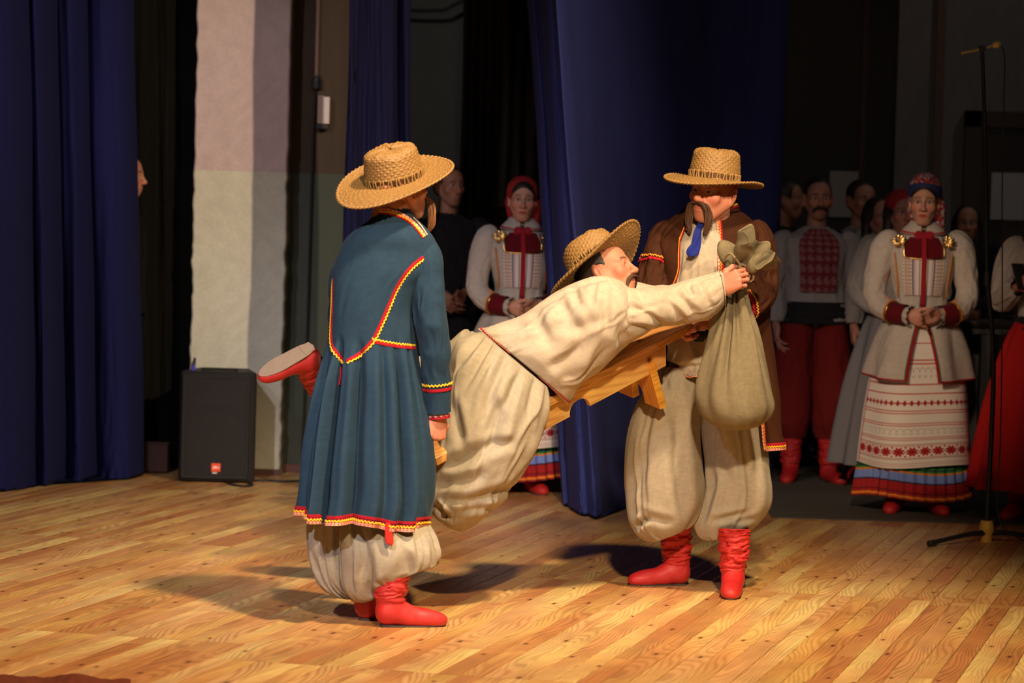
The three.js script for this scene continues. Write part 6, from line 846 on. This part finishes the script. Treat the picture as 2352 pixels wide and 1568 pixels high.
  if (o.hairLong) part('hair', skin([ell([0, 0.038, -0.02], [0.083, 0.09, 0.103], 0.01), cap([0.06, 0, -0.03], [0.075, -0.16, -0.02], 0.04, 0.03, 0.04), cap([-0.06, 0, -0.03], [-0.075, -0.16, -0.02], 0.04, 0.03, 0.04), ell([0, -0.03, 0.085], [0.06, 0.1, 0.085], 0.012, { sub: true })], 0.006).applyMatrix4(hm), MAT.hair, p); else part('hair', hairShell({ full: true }).applyMatrix4(hm), MAT.hair, p);
  if (o.scarf) part('headscarf', scarf(hm, { floral: 0, tail: 0, tall: -0.004 }), MAT.painted, p);
  if (o.moustache) part('moustache', merge([-1, 1].map((s) => strand([v(0, -0.05, 0.11), v(s * 0.025, -0.053, 0.105), v(s * 0.048, -0.075, 0.09)].map((q) => q.applyMatrix4(hm)), [0.008, 0.01, 0.004]))), MAT.hair, p);
  if (o.sash) part('sash', G([[1.06, -0.17 * w, 0.17 * w, 0.01, 0.135], [1.0, -0.178 * w, 0.178 * w, 0.01, 0.142], [0.93, -0.182 * w, 0.182 * w, 0.01, 0.142]], { N: 60, M: 14, disp: (th, t) => 0.004 * sin(t * 22 + th) }), o.sash, p);
  if (o.skirt) part('skirt', G([[1.04, -0.155, 0.155, 0.01, 0.125], [0.95, -0.2, 0.2, 0, 0.16], [0.7, -0.27, 0.27, 0, 0.22], [0.4, -0.33, 0.33, 0, 0.28], [0.16, -0.37, 0.37, 0, 0.32]], { N: 160, M: 50, disp: (th, t) => 0.03 * sm(0.05, 0.7, t) * sin(th * 9 + 1.3 * sin(th * 2)) + 0.012 * t * noise(cos(th) * 3, sin(th) * 3, 1) }), o.skirt, p);
  else part('trousers', merge([-1, 1].map((s) => G([[0.98, s * 0.09 - 0.09, s * 0.09 + 0.09, 0, 0.11], [0.85, s * 0.1 - 0.105, s * 0.1 + 0.105, 0, 0.12], [0.6, s * 0.12 - 0.12, s * 0.12 + 0.12, 0, 0.125], [0.38, s * 0.12 - 0.115, s * 0.12 + 0.115, 0.01, 0.12], [0.26, s * 0.11 - 0.075, s * 0.11 + 0.075, 0.01, 0.08]], { N: 60, M: 40, disp: (th, t) => sf(th, t + s) }))), o.trousers ?? MAT.darkCloth, p);
  if (o.boots !== false) for (const s of [-1, 1]) boot(p, frame(v(s * 0.1, 0, -0.02), v(0, 1, 0), v(s * 0.3, 0, 1)), { len: 0.25, h: 0.28, seed: s + 4, top: 0.058, mat: o.boots });
  p.scale.setScalar(o.h ?? 1); return p;
}
{
  const w = stander('woman in white blouse and full red skirt at the right edge, holding a phone', { woman: true, arms: 'phone', skirt: MAT.redCloth, sash: MAT.darkCloth, topEnd: 1.0, seed: 5, hairLong: true, head: -0.3, nod: -0.25 }); place(w, 2388, 1190, 15.9, -0.25);
  const q = v(-0.12, 1.27, 0.27).applyAxisAngle(v(0, 1, 0), -0.25).add(w.position), ph = thing('phone', q, 'dark phone held by the woman in the red skirt', 'phone'); part('case', new RoundedBoxGeometry(0.074, 0.15, 0.009, 3, 0.004).rotateX(-0.5).rotateY(0.4).translate(q.x, q.y, q.z), MAT.black, ph); part('screen', new THREE.BoxGeometry(0.066, 0.138, 0.001).translate(0, 0, -0.0052).rotateX(-0.5).rotateY(0.4).translate(q.x, q.y, q.z), std(lin(0.01, 0.01, 0.012), 0.15), ph);
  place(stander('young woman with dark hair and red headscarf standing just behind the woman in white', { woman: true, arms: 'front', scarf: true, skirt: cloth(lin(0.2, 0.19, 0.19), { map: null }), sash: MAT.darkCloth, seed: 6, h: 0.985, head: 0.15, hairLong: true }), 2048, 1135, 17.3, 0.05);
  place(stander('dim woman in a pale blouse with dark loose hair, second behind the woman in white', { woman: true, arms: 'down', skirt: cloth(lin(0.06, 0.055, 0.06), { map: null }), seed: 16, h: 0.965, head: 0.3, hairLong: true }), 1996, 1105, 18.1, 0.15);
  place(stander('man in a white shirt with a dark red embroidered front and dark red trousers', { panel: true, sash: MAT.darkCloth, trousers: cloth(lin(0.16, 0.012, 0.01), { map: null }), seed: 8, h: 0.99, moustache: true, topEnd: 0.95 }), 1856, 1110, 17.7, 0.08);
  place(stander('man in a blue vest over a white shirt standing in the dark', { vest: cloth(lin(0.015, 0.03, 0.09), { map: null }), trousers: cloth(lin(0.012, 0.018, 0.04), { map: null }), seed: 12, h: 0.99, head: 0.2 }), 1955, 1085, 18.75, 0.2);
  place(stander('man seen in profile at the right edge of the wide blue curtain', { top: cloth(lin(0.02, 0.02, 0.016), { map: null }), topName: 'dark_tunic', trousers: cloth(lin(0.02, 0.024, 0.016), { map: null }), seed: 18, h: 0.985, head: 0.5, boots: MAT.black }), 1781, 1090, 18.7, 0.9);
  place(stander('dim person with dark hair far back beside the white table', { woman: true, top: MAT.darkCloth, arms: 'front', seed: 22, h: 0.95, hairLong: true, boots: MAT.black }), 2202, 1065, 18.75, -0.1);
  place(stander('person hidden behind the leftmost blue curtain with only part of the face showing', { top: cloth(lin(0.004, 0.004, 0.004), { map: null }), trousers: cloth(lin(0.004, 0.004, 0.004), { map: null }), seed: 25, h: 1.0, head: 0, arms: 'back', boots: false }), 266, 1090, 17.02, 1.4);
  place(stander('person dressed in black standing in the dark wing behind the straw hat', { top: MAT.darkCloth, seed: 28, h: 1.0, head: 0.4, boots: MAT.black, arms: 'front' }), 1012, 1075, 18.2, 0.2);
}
renderer.render(scene, camera);
